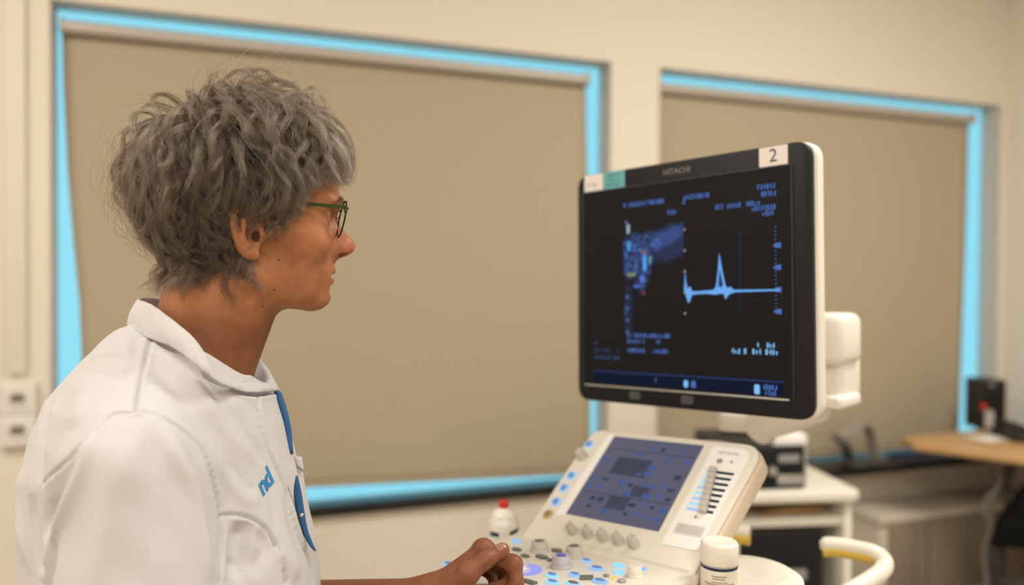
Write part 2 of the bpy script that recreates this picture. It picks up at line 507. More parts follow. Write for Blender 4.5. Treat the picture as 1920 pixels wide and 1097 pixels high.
# recess edge: thin raised bars around the screen
SX0, SX1, SY0, SY1 = -0.190, 0.178, -0.163, 0.158
prism('monitor_housing', MF, rounded(rect2(MW + 0.004, MH + 0.004), 0.026, 8), -0.040, -0.0145, 0.006, M_white, console)
prism('monitor_back', MF, rounded(rect2(MW * 0.72, MH * 0.7), 0.04, 6), -0.066, -0.040, 0.012, M_white, console)
screen = prism('monitor_screen', MF, rect2(SX1 - SX0, SY1 - SY0, (SX0 + SX1) / 2, (SY0 + SY1) / 2), 0.0, 0.0004, 0, M_screenblack, console)
for (w, h, cx, cy) in ((SX1 - SX0 + 0.006, 0.003, (SX0 + SX1) / 2, SY1 + 0.0015), (0.003, SY1 - SY0, SX0 - 0.0015, (SY0 + SY1) / 2), (0.003, SY1 - SY0, SX1 + 0.0015, (SY0 + SY1) / 2)):
    box('screen_rim', MF @ T(cx, cy, 0.001), (w, h, 0.003), 0.0008, M_blackm, bezel)
box('screen_strip', MF @ T(-0.008, -0.1645, 0.001), (0.362, 0.0028, 0.003), 0.0008, M_silver, bezel)
text('maker_logo', 'HITACHI', MF @ T(-0.006, 0.1745, 0.0005), 0.0125, M_inkgrey, bezel)
# adhesive labels stuck on the bezel
lab2 = prism('number_label', MF, rounded(rect2(0.0425, 0.0275, 0.1525, 0.1755), 0.0015, 3), 0.0, 0.0009, 0, M_paper, bezel)
lab2['label'] = 'white paper label with a black figure two'
text('label_number', '2', MF @ T(0.1525, 0.1755, 0.0011), 0.0265, M_ink, lab2)
labw = prism('paper_label', MF, rounded(rect2(0.040, 0.028, -0.169, 0.1755), 0.002, 3), 0.0, 0.0009, 0, M_paper, bezel)
labw['label'] = 'white paper label'
labt = prism('teal_label', MF, rounded(rect2(0.043, 0.028, -0.126, 0.1755), 0.002, 3), 0.0, 0.0010, 0, M_teal, bezel)
labt['label'] = 'teal paper label'
def glyph_row(name, M, x0, y, w, h, m, parent, seed, right=False, gap=0.25, z=0.0006, density=0.85):
    """one line of lettering too blurred to read: glyph sized flat strokes"""
    r = random.Random(seed)
    bm = bmesh.new()
    cw = h * 0.62
    n = max(1, int(w / cw))
    xs = x0 - w if right else x0
    for i in range(n):
        if r.random() > density: continue
        gx = xs + i * cw
        ww = cw * (1 - gap) * r.uniform(0.75, 1.0)
        st = h * 0.2
        for k in range(3):
            kind = r.choice('vvhmt')
            if kind == 'v': q = (gx + (0 if k == 0 else ww - st), y - h / 2, st, h)
            elif kind == 'h': q = (gx, y + r.choice((-0.5, -0.1, 0.3)) * h, ww, st)
            elif kind == 'm': q = (gx, y - st / 2, ww, st)
            else: q = (gx + ww / 2 - st / 2, y - h / 2, st, h * r.uniform(0.5, 1))
            vs = [bm.verts.new((q[0] + a * q[2], q[1] + b * q[3], z)) for a, b in ((0, 0), (1, 0), (1, 1), (0, 1))]
            bm.faces.new(vs)
    if not bm.faces: return
    o = from_bm(name, bm, m, parent, M)
    return o
glyph_row('label_print', MF, -0.182, 0.172, 0.024, 0.005, M_inkgrey, labw, 3, z=0.0011)
for i, yy in enumerate((0.183, 0.1755, 0.168)):
    glyph_row('label_print', MF, -0.140, yy, 0.029, 0.004, M_tealink, labt, 5 + i, z=0.0012)
# text lines on the screen: (x, y, width, height, right aligned, material)
LINES = [(-0.107, 0.131, 0.080, 0.0075, 0, E_text), (0.010, 0.132, 0.046, 0.0075, 0, E_text), (0.004, 0.128, 0.004, 0.012, 0, E_text),
         (0.160, 0.134, 0.032, 0.0075, 1, E_text), (0.160, 0.1235, 0.026, 0.0075, 1, E_text), (0.061, 0.112, 0.042, 0.0075, 0, E_text), (0.110, 0.112, 0.026, 0.0075, 0, E_text),
         (0.159, 0.104, 0.040, 0.0075, 1, E_text), (0.157, 0.096, 0.022, 0.0075, 1, E_text), (0.000, 0.112, 0.022, 0.0075, 1, E_text),
         (-0.101, -0.080, 0.083, 0.007, 0, E_text), (-0.101, -0.0895, 0.038, 0.007, 0, E_text), (-0.050, -0.0895, 0.016, 0.007, 0, E_text), (-0.101, -0.104, 0.036, 0.007, 0, E_text), (-0.052, -0.104, 0.031, 0.007, 0, E_text),
         (0.158, -0.090, 0.018, 0.007, 1, E_bright), (0.131, -0.090, 0.010, 0.007, 1, E_bright), (0.158, -0.0995, 0.020, 0.008, 1, E_bright), (0.136, -0.0995, 0.018, 0.008, 1, E_bright), (0.113, -0.0995, 0.028, 0.008, 1, E_bright),
         (-0.169, -0.093, 0.010, 0.006, 0, E_text2), (-0.169, -0.106, 0.034, 0.006, 0, E_text2), (-0.120, -0.106, 0.006, 0.006, 0, E_text2), (-0.169, -0.1175, 0.055, 0.006, 0, E_text2),
         (0.160, -0.149, 0.026, 0.007, 1, E_text), (0.157, -0.157, 0.020, 0.007, 1, E_text), (-0.048, -0.149, 0.010, 0.007, 0, E_text)]
for i, (x, y, w, h, r, m) in enumerate(LINES):
    glyph_row('text_line', MF, x, y, w, h, m, screen, 40 + i, bool(r), density=0.95)
def flat(name, M, pts, m, parent, z=0.0006):
    return make(name, [(x, y, z) for x, y in pts], [tuple(range(len(pts)))], m, parent, M)
flat('taskbar_line', MF, rect2(0.335, 0.0018, -0.003, -0.1405), E_line, screen)
flat('taskbar', MF, rect2(0.335, 0.0165, -0.003, -0.1515), emission('taskbar_navy', (0.008, 0.011, 0.026), 1.0), screen, 0.0005)
for x, w, h, y in ((0.008, 0.0075, 0.011, -0.152), (0.021, 0.008, 0.011, -0.152), (0.1245, 0.0085, 0.014, -0.153)):
    flat('taskbar_icon', MF, rounded(rect2(w, h, x, y), 0.003, 4), E_bright if x != 0.021 else E_text, screen)
# doppler trace: baseline, first spike, main spike
tr = [(0.006, -0.010), (0.008, 0.022), (0.0095, 0.004), (0.012, -0.008), (0.015, -0.004), (0.018, -0.006), (0.02, -0.0115), (0.030, -0.0118), (0.045, -0.0108), (0.056, -0.0105), (0.0605, -0.006), (0.0635, 0.015), (0.0665, 0.0445), (0.069, 0.030), (0.073, 0.010), (0.0765, -0.004), (0.080, -0.0085), (0.084, -0.006), (0.090, -0.011), (0.160, -0.0118)]
lowr = [(0.160, -0.0142), (0.092, -0.0145), (0.087, -0.016), (0.083, -0.017), (0.079, -0.021), (0.076, -0.025), (0.073, -0.016), (0.064, -0.0168), (0.058, -0.0175), (0.045, -0.0158), (0.030, -0.0162), (0.020, -0.017), (0.016, -0.027), (0.0135, -0.030), (0.0105, -0.022), (0.008, -0.014), (0.006, -0.016)]
bm = bmesh.new()
def poly_strip(bm, top, bot, z):
    xs = sorted(set([p[0] for p in top] + [p[0] for p in bot]))
    t = [np.interp(x, [p[0] for p in top], [p[1] for p in top]) for x in xs]
    b = [np.interp(x, [p[0] for p in sorted(bot)], [p[1] for p in sorted(bot)]) for x in xs]
    pv = None
    for x, a, c in zip(xs, t, b):
        cur = (bm.verts.new((x, a, z)), bm.verts.new((x, c, z)))
        if pv: bm.faces.new((pv[0], pv[1], cur[1], cur[0]))
        pv = cur
poly_strip(bm, tr, lowr, 0.0007)
from_bm('doppler_trace', bm, E_wave, screen, MF)
flat('trace_hollow', MF, [(0.0645, -0.004), (0.067, 0.022), (0.0695, 0.010), (0.0725, -0.003), (0.069, -0.008)], E_line, screen, 0.0009)
flat('sweep_line', MF, rect2(0.0022, 0.120, 0.100, 0.0165), emission('sweep', (0.018, 0.025, 0.07), 1.0), screen)
def dots(name, x, y0, y1, n, s, m, seed=0, drop=0.0):
    bm = bmesh.new(); r = random.Random(seed)
    for i in range(n):
        if r.random() < drop: continue
        y = y0 + (y1 - y0) * i / (n - 1)
        bm.faces.new([bm.verts.new((x + a * s, y + b * s, 0.0008)) for a, b in ((-.5, -.5), (.5, -.5), (.5, .5), (-.5, .5))])
    o = from_bm(name, bm, m, screen, MF); o['kind'] = 'stuff'
dots('scale_dots', 0.1545, 0.075, -0.043, 22, 0.0017, E_text)
dots('depth_dots', 0.0075, 0.083, -0.045, 5, 0.0032, emission('dot_pale', (0.30, 0.36, 0.36), 0.9))
dots('depth_dots', -0.1005, -0.018, -0.075, 4, 0.0045, E_text)
dots('top_dots', -0.06, 0.108, 0.107, 2, 0.002, E_text2)
for y in (0.0495, 0.0185, -0.0125, -0.043):
    flat('scale_mark', MF, [(0.150, y), (0.156, y + 0.0035), (0.1625, y + 0.004), (0.1625, y - 0.004), (0.156, y - 0.003)], E_text, screen)
# b-mode picture: a flat image on the screen made of procedural speckle
def bmode_material():
    """flat scan picture: soft blobs of speckle, all in the plane's own coordinates"""
    m = bpy.data.materials.new('bmode_picture'); m.use_nodes = True
    nt = m.node_tree; nt.nodes.clear(); L = nt.links.new
    tc = nt.nodes.new('ShaderNodeTexCoord')
    def math_(op, a, b=None):
        n = nt.nodes.new('ShaderNodeMath'); n.operation = op
        for i, x in enumerate((a, b)):
            if x is None: continue
            if isinstance(x, (int, float)): n.inputs[i].default_value = x
            else: L(x, n.inputs[i])
        return n.outputs[0]
    nz = nt.nodes.new('ShaderNodeTexNoise'); nz.inputs['Scale'].default_value = 60; nz.inputs['Detail'].default_value = 3
    L(tc.outputs['Object'], nz.inputs['Vector'])
    wob = nt.nodes.new('ShaderNodeVectorMath'); wob.operation = 'SCALE'; wob.inputs['Scale'].default_value = 0.016
    sub = nt.nodes.new('ShaderNodeVectorMath'); sub.operation = 'SUBTRACT'; sub.inputs[1].default_value = (0.5, 0.5, 0.5)
    L(nz.outputs['Color'], sub.inputs[0]); L(sub.outputs[0], wob.inputs[0])
    pos = nt.nodes.new('ShaderNodeVectorMath'); pos.operation = 'ADD'
    L(tc.outputs['Object'], pos.inputs[0]); L(wob.outputs[0], pos.inputs[1])
    def blob(cx, cy, rx, ry, rot, amp, p=1.0):
        mp = nt.nodes.new('ShaderNodeMapping'); mp.vector_type = 'TEXTURE'
        mp.inputs['Location'].default_value = (cx, cy, 0.0); mp.inputs['Rotation'].default_value = (0, 0, rot); mp.inputs['Scale'].default_value = (rx, ry, 1)
        L(pos.outputs[0], mp.inputs['Vector'])
        ln = nt.nodes.new('ShaderNodeVectorMath'); ln.operation = 'LENGTH'; L(mp.outputs[0], ln.inputs[0])
        v = math_('SUBTRACT', 1.0, ln.outputs['Value']); v = math_('MAXIMUM', v, 0.0)
        v = math_('MINIMUM', math_('MULTIPLY', v, 2.2), 1.0)
        return math_('MULTIPLY', v, amp)
    tissue = None
    for b in ((-0.088, 0.058, 0.030, 0.030, 0, 1.0), (-0.066, 0.030, 0.016, 0.045, -0.25, 0.9), (-0.092, 0.035, 0.022, 0.03, 0, 0.8), (-0.06, 0.066, 0.03, 0.02, 0, 0.7), (-0.100, -0.04, 0.012, 0.05, 0, 0.25)):
        v = blob(*b); tissue = v if tissue is None else math_('MAXIMUM', tissue, v)
    band = math_('MAXIMUM', blob(-0.022, 0.075, 0.042, 0.018, 0.32, 1.0), blob(-0.018, 0.058, 0.045, 0.026, 0.2, 0.35))
    sp = nt.nodes.new('ShaderNodeTexNoise'); sp.inputs['Scale'].default_value = 130; sp.inputs['Detail'].default_value = 4; sp.inputs['Distortion'].default_value = 1.5
    L(tc.outputs['Object'], sp.inputs['Vector'])
    r1 = nt.nodes.new('ShaderNodeValToRGB'); e = r1.color_ramp.elements
    e[0].position = 0.36; e[0].color = (0.004, 0.008, 0.022, 1); e[1].position = 0.72; e[1].color = (0.10, 0.24, 0.62, 1)
    x = e.new(0.52); x.color = (0.020, 0.050, 0.19, 1)
    L(sp.outputs['Fac'], r1.inputs['Fac'])
    def scale_col(col, f):
        n = nt.nodes.new('ShaderNodeVectorMath'); n.operation = 'SCALE'
        if isinstance(col, tuple): n.inputs[0].default_value = col
        else: L(col, n.inputs[0])
        L(f, n.inputs['Scale']); return n.outputs[0]
    a = nt.nodes.new('ShaderNodeVectorMath'); a.operation = 'ADD'
    L(scale_col(r1.outputs['Color'], tissue), a.inputs[0]); L(scale_col((0.026, 0.052, 0.19), band), a.inputs[1])
    em = nt.nodes.new('ShaderNodeEmission'); em.inputs['Strength'].default_value = 1.0
    df = nt.nodes.new('ShaderNodeBsdfPrincipled'); df.inputs['Base Color'].default_value = (0.008, 0.008, 0.01, 1); df.inputs['Roughness'].default_value = 0.45; df.inputs['Specular IOR Level'].default_value = 0.15
    ad = nt.nodes.new('ShaderNodeAddShader')
    o = nt.nodes.new('ShaderNodeOutputMaterial')
    L(a.outputs[0], em.inputs['Color']); L(em.outputs[0], ad.inputs[0]); L(df.outputs[0], ad.inputs[1]); L(ad.outputs[0], o.inputs['Surface'])
    return m
E_b = bmode_material()
flat('tissue_image', MF, [(-0.108, -0.080), (0.0055, -0.080), (0.0055, 0.108), (-0.108, 0.108)], E_b, screen, 0.0005)
for x, y, w, h, c in ((-0.098, 0.092, 0.006, 0.016, (0.35, 0.5, 0.62)), (-0.097, 0.064, 0.005, 0.016, (0.08, 0.45, 0.9)), (-0.092, 0.018, 0.018, 0.006, (0.22, 0.30, 0.16)), (-0.066, 0.035, 0.007, 0.026, (0.10, 0.42, 0.95)), (-0.071, 0.010, 0.008, 0.012, (0.12, 0.2, 0.75)), (-0.056, 0.040, 0.004, 0.012, (0.15, 0.45, 0.5)), (-0.068, 0.052, 0.006, 0.006, (0.45, 0.12, 0.2)), (-0.068, -0.012, 0.007, 0.007, (0.18, 0.05, 0.07)), (-0.082, -0.001, 0.012, 0.006, (0.08, 0.15, 0.6)), (-0.102, 0.103, 0.006, 0.004, (0.2, 0.15, 0.35))):
    flat('colour_flow', MF, rounded(rect2(w, h, x, y), min(w, h) * 0.45, 3), emission('flow_colour', c, 0.8), screen, 0.0009)
# faint dark grey maker badges on the lower bezel
for x in (-0.087, 0.010):
    prism('bezel_button', MF, rounded(rect2(0.022, 0.013, x, -0.176), 0.005, 4), 0.0, 0.0012, 0, M_darkgrey, bezel)

# --- monitor arm behind the screen
arm = box('arm_head', frame(at(1551, 634, 1.34), MF.col[0].to_3d(), Z, MF.col[2].to_3d()), (0.085, 0.085, 0.09), 0.016, M_white, console, seg=3)
box('arm_joint', frame(at(1549, 700, 1.36), MF.col[0].to_3d(), Z, MF.col[2].to_3d()), (0.088, 0.085, 0.08), 0.010, M_white, console, seg=3)
box('arm_foot', frame(at(1545, 748, 1.34), MF.col[0].to_3d(), Z, MF.col[2].to_3d()), (0.092, 0.022, 0.085), 0.007, M_white, console, seg=3)
tube('arm_hinge', [at(1528, 672, 1.305), at(1560, 655, 1.315), at(1590, 640, 1.33)], [0.004, 0.006, 0.002], M_darkgrey, console, 8)
tube('arm_beam', [at(1530, 755, 1.36), at(1490, 770, 1.40), at(1440, 785, 1.44), at(1418, 800, 1.46)], [0.034, 0.036, 0.036, 0.036], M_white, console, 14)
pz = at(1415, 800, 1.46)
cz = at(1338, 800, 1.50)
_bd = (pz - CAM); _bd.z = 0; _bd.normalize()
box('arm_block', frame(vec(pz.x, pz.y + 0.02, at(1415, 790, 1.46).z), vec(_bd.y, -_bd.x, 0), _bd, Z), (0.118, 0.09, 0.040), 0.010, M_white, console, seg=3)
box('arm_plate', frame(vec(pz.x - 0.01, pz.y + 0.02, at(1415, 816, 1.46).z), vec(_bd.y, -_bd.x, 0), _bd, Z), (0.10, 0.08, 0.007), 0.002, M_darkgrey, console)
lathe('arm_column', Matrix.Translation((cz.x, cz.y, 0)), [(0, 0.30), (0.05, 0.30), (0.05, pz.z - 0.045), (0, pz.z - 0.045)], M_cream, console, 24)

# --- touch panel housing
TF = plane_frame((0.1824, 1.1728, 1.0046), -0.8236, 0.9228, 0.0932)
ta, tb, tn = TF.col[0].to_3d(), TF.col[1].to_3d(), TF.col[2].to_3d()
tp = TF.translation.copy()
out = rounded([(-0.132, -0.140), (0.155, -0.140), (0.172, 0.092), (-0.127, 0.092)], [0.010, 0.012, 0.034, 0.020], 8)
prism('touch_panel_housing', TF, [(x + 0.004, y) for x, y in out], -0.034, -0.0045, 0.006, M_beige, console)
front = prism('touch_panel_front', TF, out, -0.0045, 0.0, 0.003, M_cream, console)
# whiter front plate around screen and sliders
prism('slider_plate', TF, rounded([(0.093, -0.098), (0.146, -0.098), (0.158, 0.081), (0.096, 0.081)], [0.004, 0.004, 0.022, 0.004], 6), 0.0, 0.0012, 0, M_panelwhite, front)
prism('screen_plate', TF, rounded([(-0.097, -0.086), (-0.080, -0.086), (-0.080, 0.083), (-0.092, 0.083)], 0.003, 4), 0.0, 0.0012, 0, M_panelwhite, front)
tscreen = prism('touch_screen', TF, rect2(0.160, 0.160), 0.0, 0.0008, 0, M_touchglass, console)
r = random.Random(21)
def tblock(x, y, w, h, m): flat('touch_button', TF, rounded(rect2(w, h, x, y), min(w, h) * 0.2, 2), m, tscreen, 0.0011)
for row, yy in enumerate((0.064, 0.046, 0.030, 0.012, -0.008, -0.024, -0.044, -0.062)):
    for k in range(9):
        x = -0.068 + k * 0.0172 + r.uniform(-0.003, 0.003)
        dense = (0.4, 0.6, 0.3, 0.5, 0.8, 0.75, 0.95, 0.8)[row] * (1.25 if k > 4 else 0.75)
        if r.random() < dense:
            tblock(x, yy + r.uniform(-0.003, 0.003), r.uniform(0.005, 0.013), r.uniform(0.004, 0.009), E_tex1 if r.random() < 0.55 else E_tex2)
for x, y, w, h in ((-0.018, 0.022, 0.062, 0.034), (-0.006, -0.046, 0.034, 0.024), (0.02, -0.02, 0.03, 0.02)):
    flat('touch_window', TF, rect2(w, h, x, y), emission('touch_dark', (0.060, 0.063, 0.090), 1.0), tscreen, 0.0010)
for yy in (0.054, -0.034):
    flat('touch_divider', TF, rect2(0.152, 0.0012, 0, yy), E_tex2, tscreen, 0.00105)
def tloc(px, py):
    p = on_plane(px, py, tp, tn) - tp
    return p.dot(ta), p.dot(tb)
# eight gain sliders, each a slot with a lit end, a dark end and a grey knob
for i in range(8):
    t = i / 7
    kx, ky = tloc(1180 + (585 - 68 * t) / 3.69, 800 + (318 + 272 * t) / 3.69)
    lx, _ = tloc(1180 + (535 - 140 * t) / 3.69, 800 + (312 + 268 * t) / 3.69)
    rx, _ = tloc(1180 + (728 - 148 * t) / 3.69, 800 + (330 + 277 * t) / 3.69)
    sl = prism('gain_slider', TF, rounded(rect2(rx - kx, 0.0042, (kx + rx) / 2, ky), 0.001, 2), 0.0012, 0.0018, 0, M_navy, front)
    flat('slider_light', TF, rect2(kx - lx, 0.0040, (kx + lx) / 2, ky), E_cyan if i % 2 == 0 or t < .4 else E_key, sl, 0.0019)
    prism('slider_knob', TF, rounded(rect2(0.011, 0.0095, kx, ky), 0.002, 3), 0.0012, 0.009, 0.0015, M_knob, sl)
text('model_print', 'HITACHI', TF @ T(*tloc(1367, 852), 0.0016), 0.0082, M_printgrey, front)
x, y = tloc(1350, 866); lathe('round_sensor', TF @ T(x, y, 0.0012), [(0.0045, 0), (0.0045, 0.001), (0, 0.001)], M_grey, front, 16)
x, y = tloc(1372, 868); lathe('round_sensor', TF @ T(x, y, 0.0012), [(0.002, 0), (0.002, 0.001), (0, 0.001)], M_grey, front, 12)
x, y = tloc(1305, 971); lathe('round_sensor', TF @ T(x, y, 0.0012), [(0.002, 0), (0.002, 0.001), (0, 0.001)], M_grey, front, 12)
x, y = tloc(1293, 995)
rl = prism('rating_label', TF, rounded(rect2(0.042, 0.017, x, y), 0.001, 2), 0.0012, 0.0017, 0, mat('rating_label_grey', (0.62, 0.60, 0.58), 0.6, noise=0.03), front)
for k, dy in enumerate((0.004, 0.0, -0.004)):
    glyph_row('label_print', TF, x - 0.017, y + dy, 0.034, 0.0018, M_printgrey, rl, 90 + k, z=0.0019)
# lit oval keys down the left side of the panel, with one grey knob and an amber key
def oval(name, M, rx, ry, h, m, parent, n=20):
    pts = [(rx * math.cos(2 * PI * i / n), ry * math.sin(2 * PI * i / n)) for i in range(n)]
    return prism(name, M, pts, 0.0, h, min(h * 0.4, 0.0012), m, parent, 2)
M_keyblue = mat('key_blue_grey', (0.10, 0.16, 0.26), 0.5, noise=0.05, emit=(0.05, 0.16, 0.42), estr=0.6)
for px, py in ((1105, 834), (1072, 893), (1058, 916), (1043, 942)):
    x, y = tloc(px, py)
    k = oval('panel_key', TF @ T(x, y, 0), 0.0085, 0.0085, 0.0022, E_key, console)
    oval('key_cap', TF @ T(x, y, 0.0022), 0.005, 0.0058, 0.001, M_keyblue, k)
x, y = tloc(1028, 965)
k = oval('panel_key', TF @ T(x, y, 0), 0.0085, 0.0085, 0.0022, mat('amber_key', (0.55, 0.42, 0.18), 0.5, noise=0.05), console)
k['label'] = 'amber key'
oval('key_cap', TF @ T(x, y, 0.0022), 0.005, 0.0058, 0.001, mat('amber_key_cap', (0.28, 0.20, 0.08), 0.5, noise=0.05), k)
def knob(name, M, r, h, parent, m=M_knob, top=None, lab=None):
    o = lathe(name, M, [(r * 1.12, 0), (r * 1.12, h * 0.12), (r, h * 0.2), (r * 0.88, h * 0.92), (r * 0.8, h), (0, h)], m, parent, 28)
    if top: lathe('knob_top', M @ T(0, 0, h + 0.0003), [(r * 0.52, 0), (r * 0.52, 0.0004), (0, 0.0004)], top, o, 20)
    if lab: o['label'] = lab
    return o
x, y = tloc(1092, 857)
kk = knob('panel_knob', TF @ T(x, y, 0), 0.0085, 0.014, console)
for k in range(5):
    x, y = tloc(1075 + 28.8 * k, 997 + 6.3 * k)
    o = lathe('panel_knob', TF @ T(x, y, 0), [(0.0082, 0), (0.0082, 0.002), (0.0068, 0.003), (0.0062, 0.0145), (0.0054, 0.0155), (0, 0.0155)], M_knob, console, 24)
    box('pointer_fin', TF @ T(x, y, 0.0168), (0.0028, 0.0108, 0.0040), 0.001, M_knob, o)

# --- key deck
fwd = Vector((-ta.y, ta.x, 0)).normalized()
dn = ta.cross(fwd).normalized()
dO = tp + ta * 0.0 + tb * -0.118 + tn * -0.012
DF = frame(dO, ta, fwd, dn)
def dloc(px, py):
    p = on_plane(px, py, dO, dn) - dO
    return p.dot(ta), p.dot(fwd)
_l0 = dloc(973, 996); _l1 = dloc(785, 1082); _r0 = dloc(1312, 1050); _r1 = dloc(1238, 1097)
_k = (_l1[0] - _l0[0]) / (_l1[1] - _l0[1]); _kr = (_r1[0] - _r0[0]) / (_r1[1] - _r0[1])
deck_out = rounded([(_l0[0] - _k * _l0[1] * 0.2, 0.012), (_l0[0], _l0[1]), (_l0[0] + _k * (-0.20 - _l0[1]), -0.20), (_l0[0] + _k * (-0.20 - _l0[1]) + 0.02, -0.27), (0.130, -0.27), (0.155, -0.20), (0.160, -0.01), (0.158, 0.012)], [0.01, 0.02, 0.04, 0.05, 0.05, 0.04, 0.02, 0.01], 5)
deck = prism('key_deck', DF, deck_out, -0.012, 0.0, 0.003, M_cream, console)
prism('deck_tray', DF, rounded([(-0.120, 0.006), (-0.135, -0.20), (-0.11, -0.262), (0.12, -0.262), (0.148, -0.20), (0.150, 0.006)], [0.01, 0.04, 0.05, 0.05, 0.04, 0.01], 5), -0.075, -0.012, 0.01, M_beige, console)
# raised lip at the right rear corner and the step under the knobs
prism('deck_step', DF, rounded([(-0.124, 0.022), (-0.120, -0.012), (0.150, -0.018), (0.158, 0.022)], 0.006, 4), 0.0, 0.007, 0.003, M_cream, console)
def dkey(px, py, rx, ry, glow, cap, h=0.003, lab=None, rot=0.0, square=False):
    x, y = dloc(px, py)
    M = DF @ T(x, y, 0) @ Matrix.Rotation(rot, 4, 'Z')
    mk = (lambda n, MM, a, b, hh, m, p: prism(n, MM, rounded(rect2(2 * a, 2 * b), min(a, b) * 0.3, 3), 0, hh, 0.0008, m, p)) if square else oval
    k = mk('deck_key', M, rx, ry, h, glow or cap, console)
    if glow and cap: mk('key_cap', M @ T(0, 0, h), rx * 0.66, ry * 0.62, 0.0012, cap, k)
    if lab: k['label'] = lab
    return k
M_kb = M_keyblue
dkey(968, 1016, 0.0085, 0.006, E_key, None, lab='pale blue lit key')
dkey(1100, 1054, 0.0085, 0.006, E_key, M_kb)
dkey(1119, 1068, 0.011, 0.007, E_key, M_kb)
dkey(1035, 1081, 0.010, 0.006, E_cyan, M_kb)
dkey(1078, 1080, 0.0095, 0.006, E_key, M_kb)
dkey(1036, 1094, 0.0105, 0.006, E_cyan, M_kb)
dkey(1125, 1092, 0.011, 0.007, E_key, M_kb)
dkey(1075, 1097, 0.0115, 0.006, E_cyan, M_keygrey)
dkey(1160, 1062, 0.009, 0.006, E_cyan, None, lab='cyan lit key')
dkey(1161, 1075, 0.0075, 0.006, E_cyan, None, lab='cyan lit key')
dkey(1207, 1069, 0.004, 0.004, E_key, None)
dkey(843, 1061, 0.012, 0.007, E_key, M_kb)
dkey(1151, 1085, 0.0035, 0.003, E_yellow, None, lab='small yellow lit key')
dkey(1137, 1081, 0.004, 0.003, None, M_grey)
dkey(1166, 1091, 0.006, 0.005, None, mat('key_mauve', (0.42, 0.36, 0.40), 0.5, noise=0.04))
for px, py, a, b, q in ((969, 1032, 0.0085, 0.005, False), (985, 1044, 0.0075, 0.0045, False), (1016, 1046, 0.011, 0.0055, False), (1044, 1034, 0.009, 0.0055, False), (1031, 1052, 0.004, 0.004, False), (1100, 1085, 0.0085, 0.006, True), (993, 1093, 0.0105, 0.004, True)):
    dkey(px, py, a, b, None, M_keygrey, rot=0.7 if q and a < 0.01 else 0.0, square=q)
def dknob(px, py, r, h, m, top, lab=None):
    x, y = dloc(px, py)
    return knob('deck_knob', DF @ T(x, y, 0), r, h, console, m, top, lab)
dknob(1012, 1033, 0.0125, 0.014, M_knob, M_knobtop)
dknob(1077, 1043, 0.0120, 0.014, M_knob, M_knobtop)
dknob(1053, 1063, 0.0130, 0.015, mat('knob_lilac', (0.50, 0.47, 0.52), 0.4, noise=0.03), mat('knob_blue_top', (0.03, 0.05, 0.25), 0.4, noise=0.05, emit=(0.05, 0.08, 0.4), estr=0.5), 'lilac grey knob with blue top')
dknob(1190, 1080, 0.0095, 0.013, M_cream, None, 'cream knob')
x, y = dloc(984, 1069)
oval('trackball_ring', DF @ T(x, y, 0), 0.024, 0.021, 0.002, E_lilac, console, 28)['label'] = 'glowing lilac trackball surround'
x, y = dloc(976, 1072)
bm = bmesh.new(); bmesh.ops.create_uvsphere(bm, u_segments=24, v_segments=12, radius=0.015)
smooth_by_angle(from_bm('trackball', bm, mat('trackball_lilac', (0.55, 0.52, 0.72), 0.25, noise=0.03), console, DF @ T(x, y, -0.004)), 80)

# --- console body below the deck, side trays, handles
base_c = dO + fwd * 0.02
sidev = Vector((-fwd.y, fwd.x, 0))
pc0 = vec(base_c.x, base_c.y, 0) + fwd * 0.11
box('console_pedestal', frame(vec(pc0.x, pc0.y, 0.56), fwd, sidev, Z), (0.24, 0.28, 0.62), 0.04, M_cream, console, seg=4)
bc0 = pc0 + fwd * 0.05
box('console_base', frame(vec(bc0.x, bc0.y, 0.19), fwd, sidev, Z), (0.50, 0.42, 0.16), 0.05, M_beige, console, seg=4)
for sx in (-0.19, 0.19):
    for sy in (-0.15, 0.15):
        p = bc0 + fwd * sx + sidev * sy
        w = lathe('caster', frame(Vector((p.x, p.y, 0.055)) - ta * 0.014, Vector((0, 0, 1)), fwd, Vector((ta.x, ta.y, 0)).normalized()), [(0, 0), (0.045, 0), (0.055, 0.008), (0.055, 0.02), (0.045, 0.028), (0, 0.028)], M_darkgrey, console, 20)
        box('caster_fork', Matrix.Translation((p.x, p.y, 0.095)), (0.04, 0.04, 0.06), 0.006, M_grey, w)
# side lobe with holder to the right of the deck
lob = at(1405, 1085, 1.04)
lathe('probe_shelf', Matrix.Translation((lob.x + 0.0, lob.y + 0.01, lob.z - 0.075)), [(0, 0.062), (0.026, 0.071), (0.046, 0.080), (0.060, 0.082), (0.070, 0.076), (0.074, 0.062), (0.070, 0.0), (0.055, -0.02), (0, -0.02)], M_cream, console, 36)
trb = at(1347, 1180, 0.985)
prism('side_tray', Matrix.Translation((trb.x, trb.y, 0)), rounded(rect2(0.12, 0.12), 0.03), trb.z - 0.012, trb.z, 0.004, M_cream, console)
tube('tray_bracket', [trb + vec(0, 0, -0.01), trb + vec(-0.06, 0.05, -0.03), dO + ta * 0.12 - dn * 0.05], 0.012, M_beige, console, 10)
bl = at(944, 1018, 1.30)
lt = vec(bl.x, bl.y, 0.795)
prism('side_tray', Matrix.Translation((lt.x, lt.y, 0)), rounded(rect2(0.11, 0.11), 0.03), lt.z - 0.012, lt.z, 0.004, M_cream, console)
tube('tray_bracket', [lt + vec(0, 0, -0.01), lt + vec(0.06, 0.0, -0.03), vec(base_c.x - 0.02, base_c.y + 0.05, 0.76)], 0.012, M_beige, console, 10)
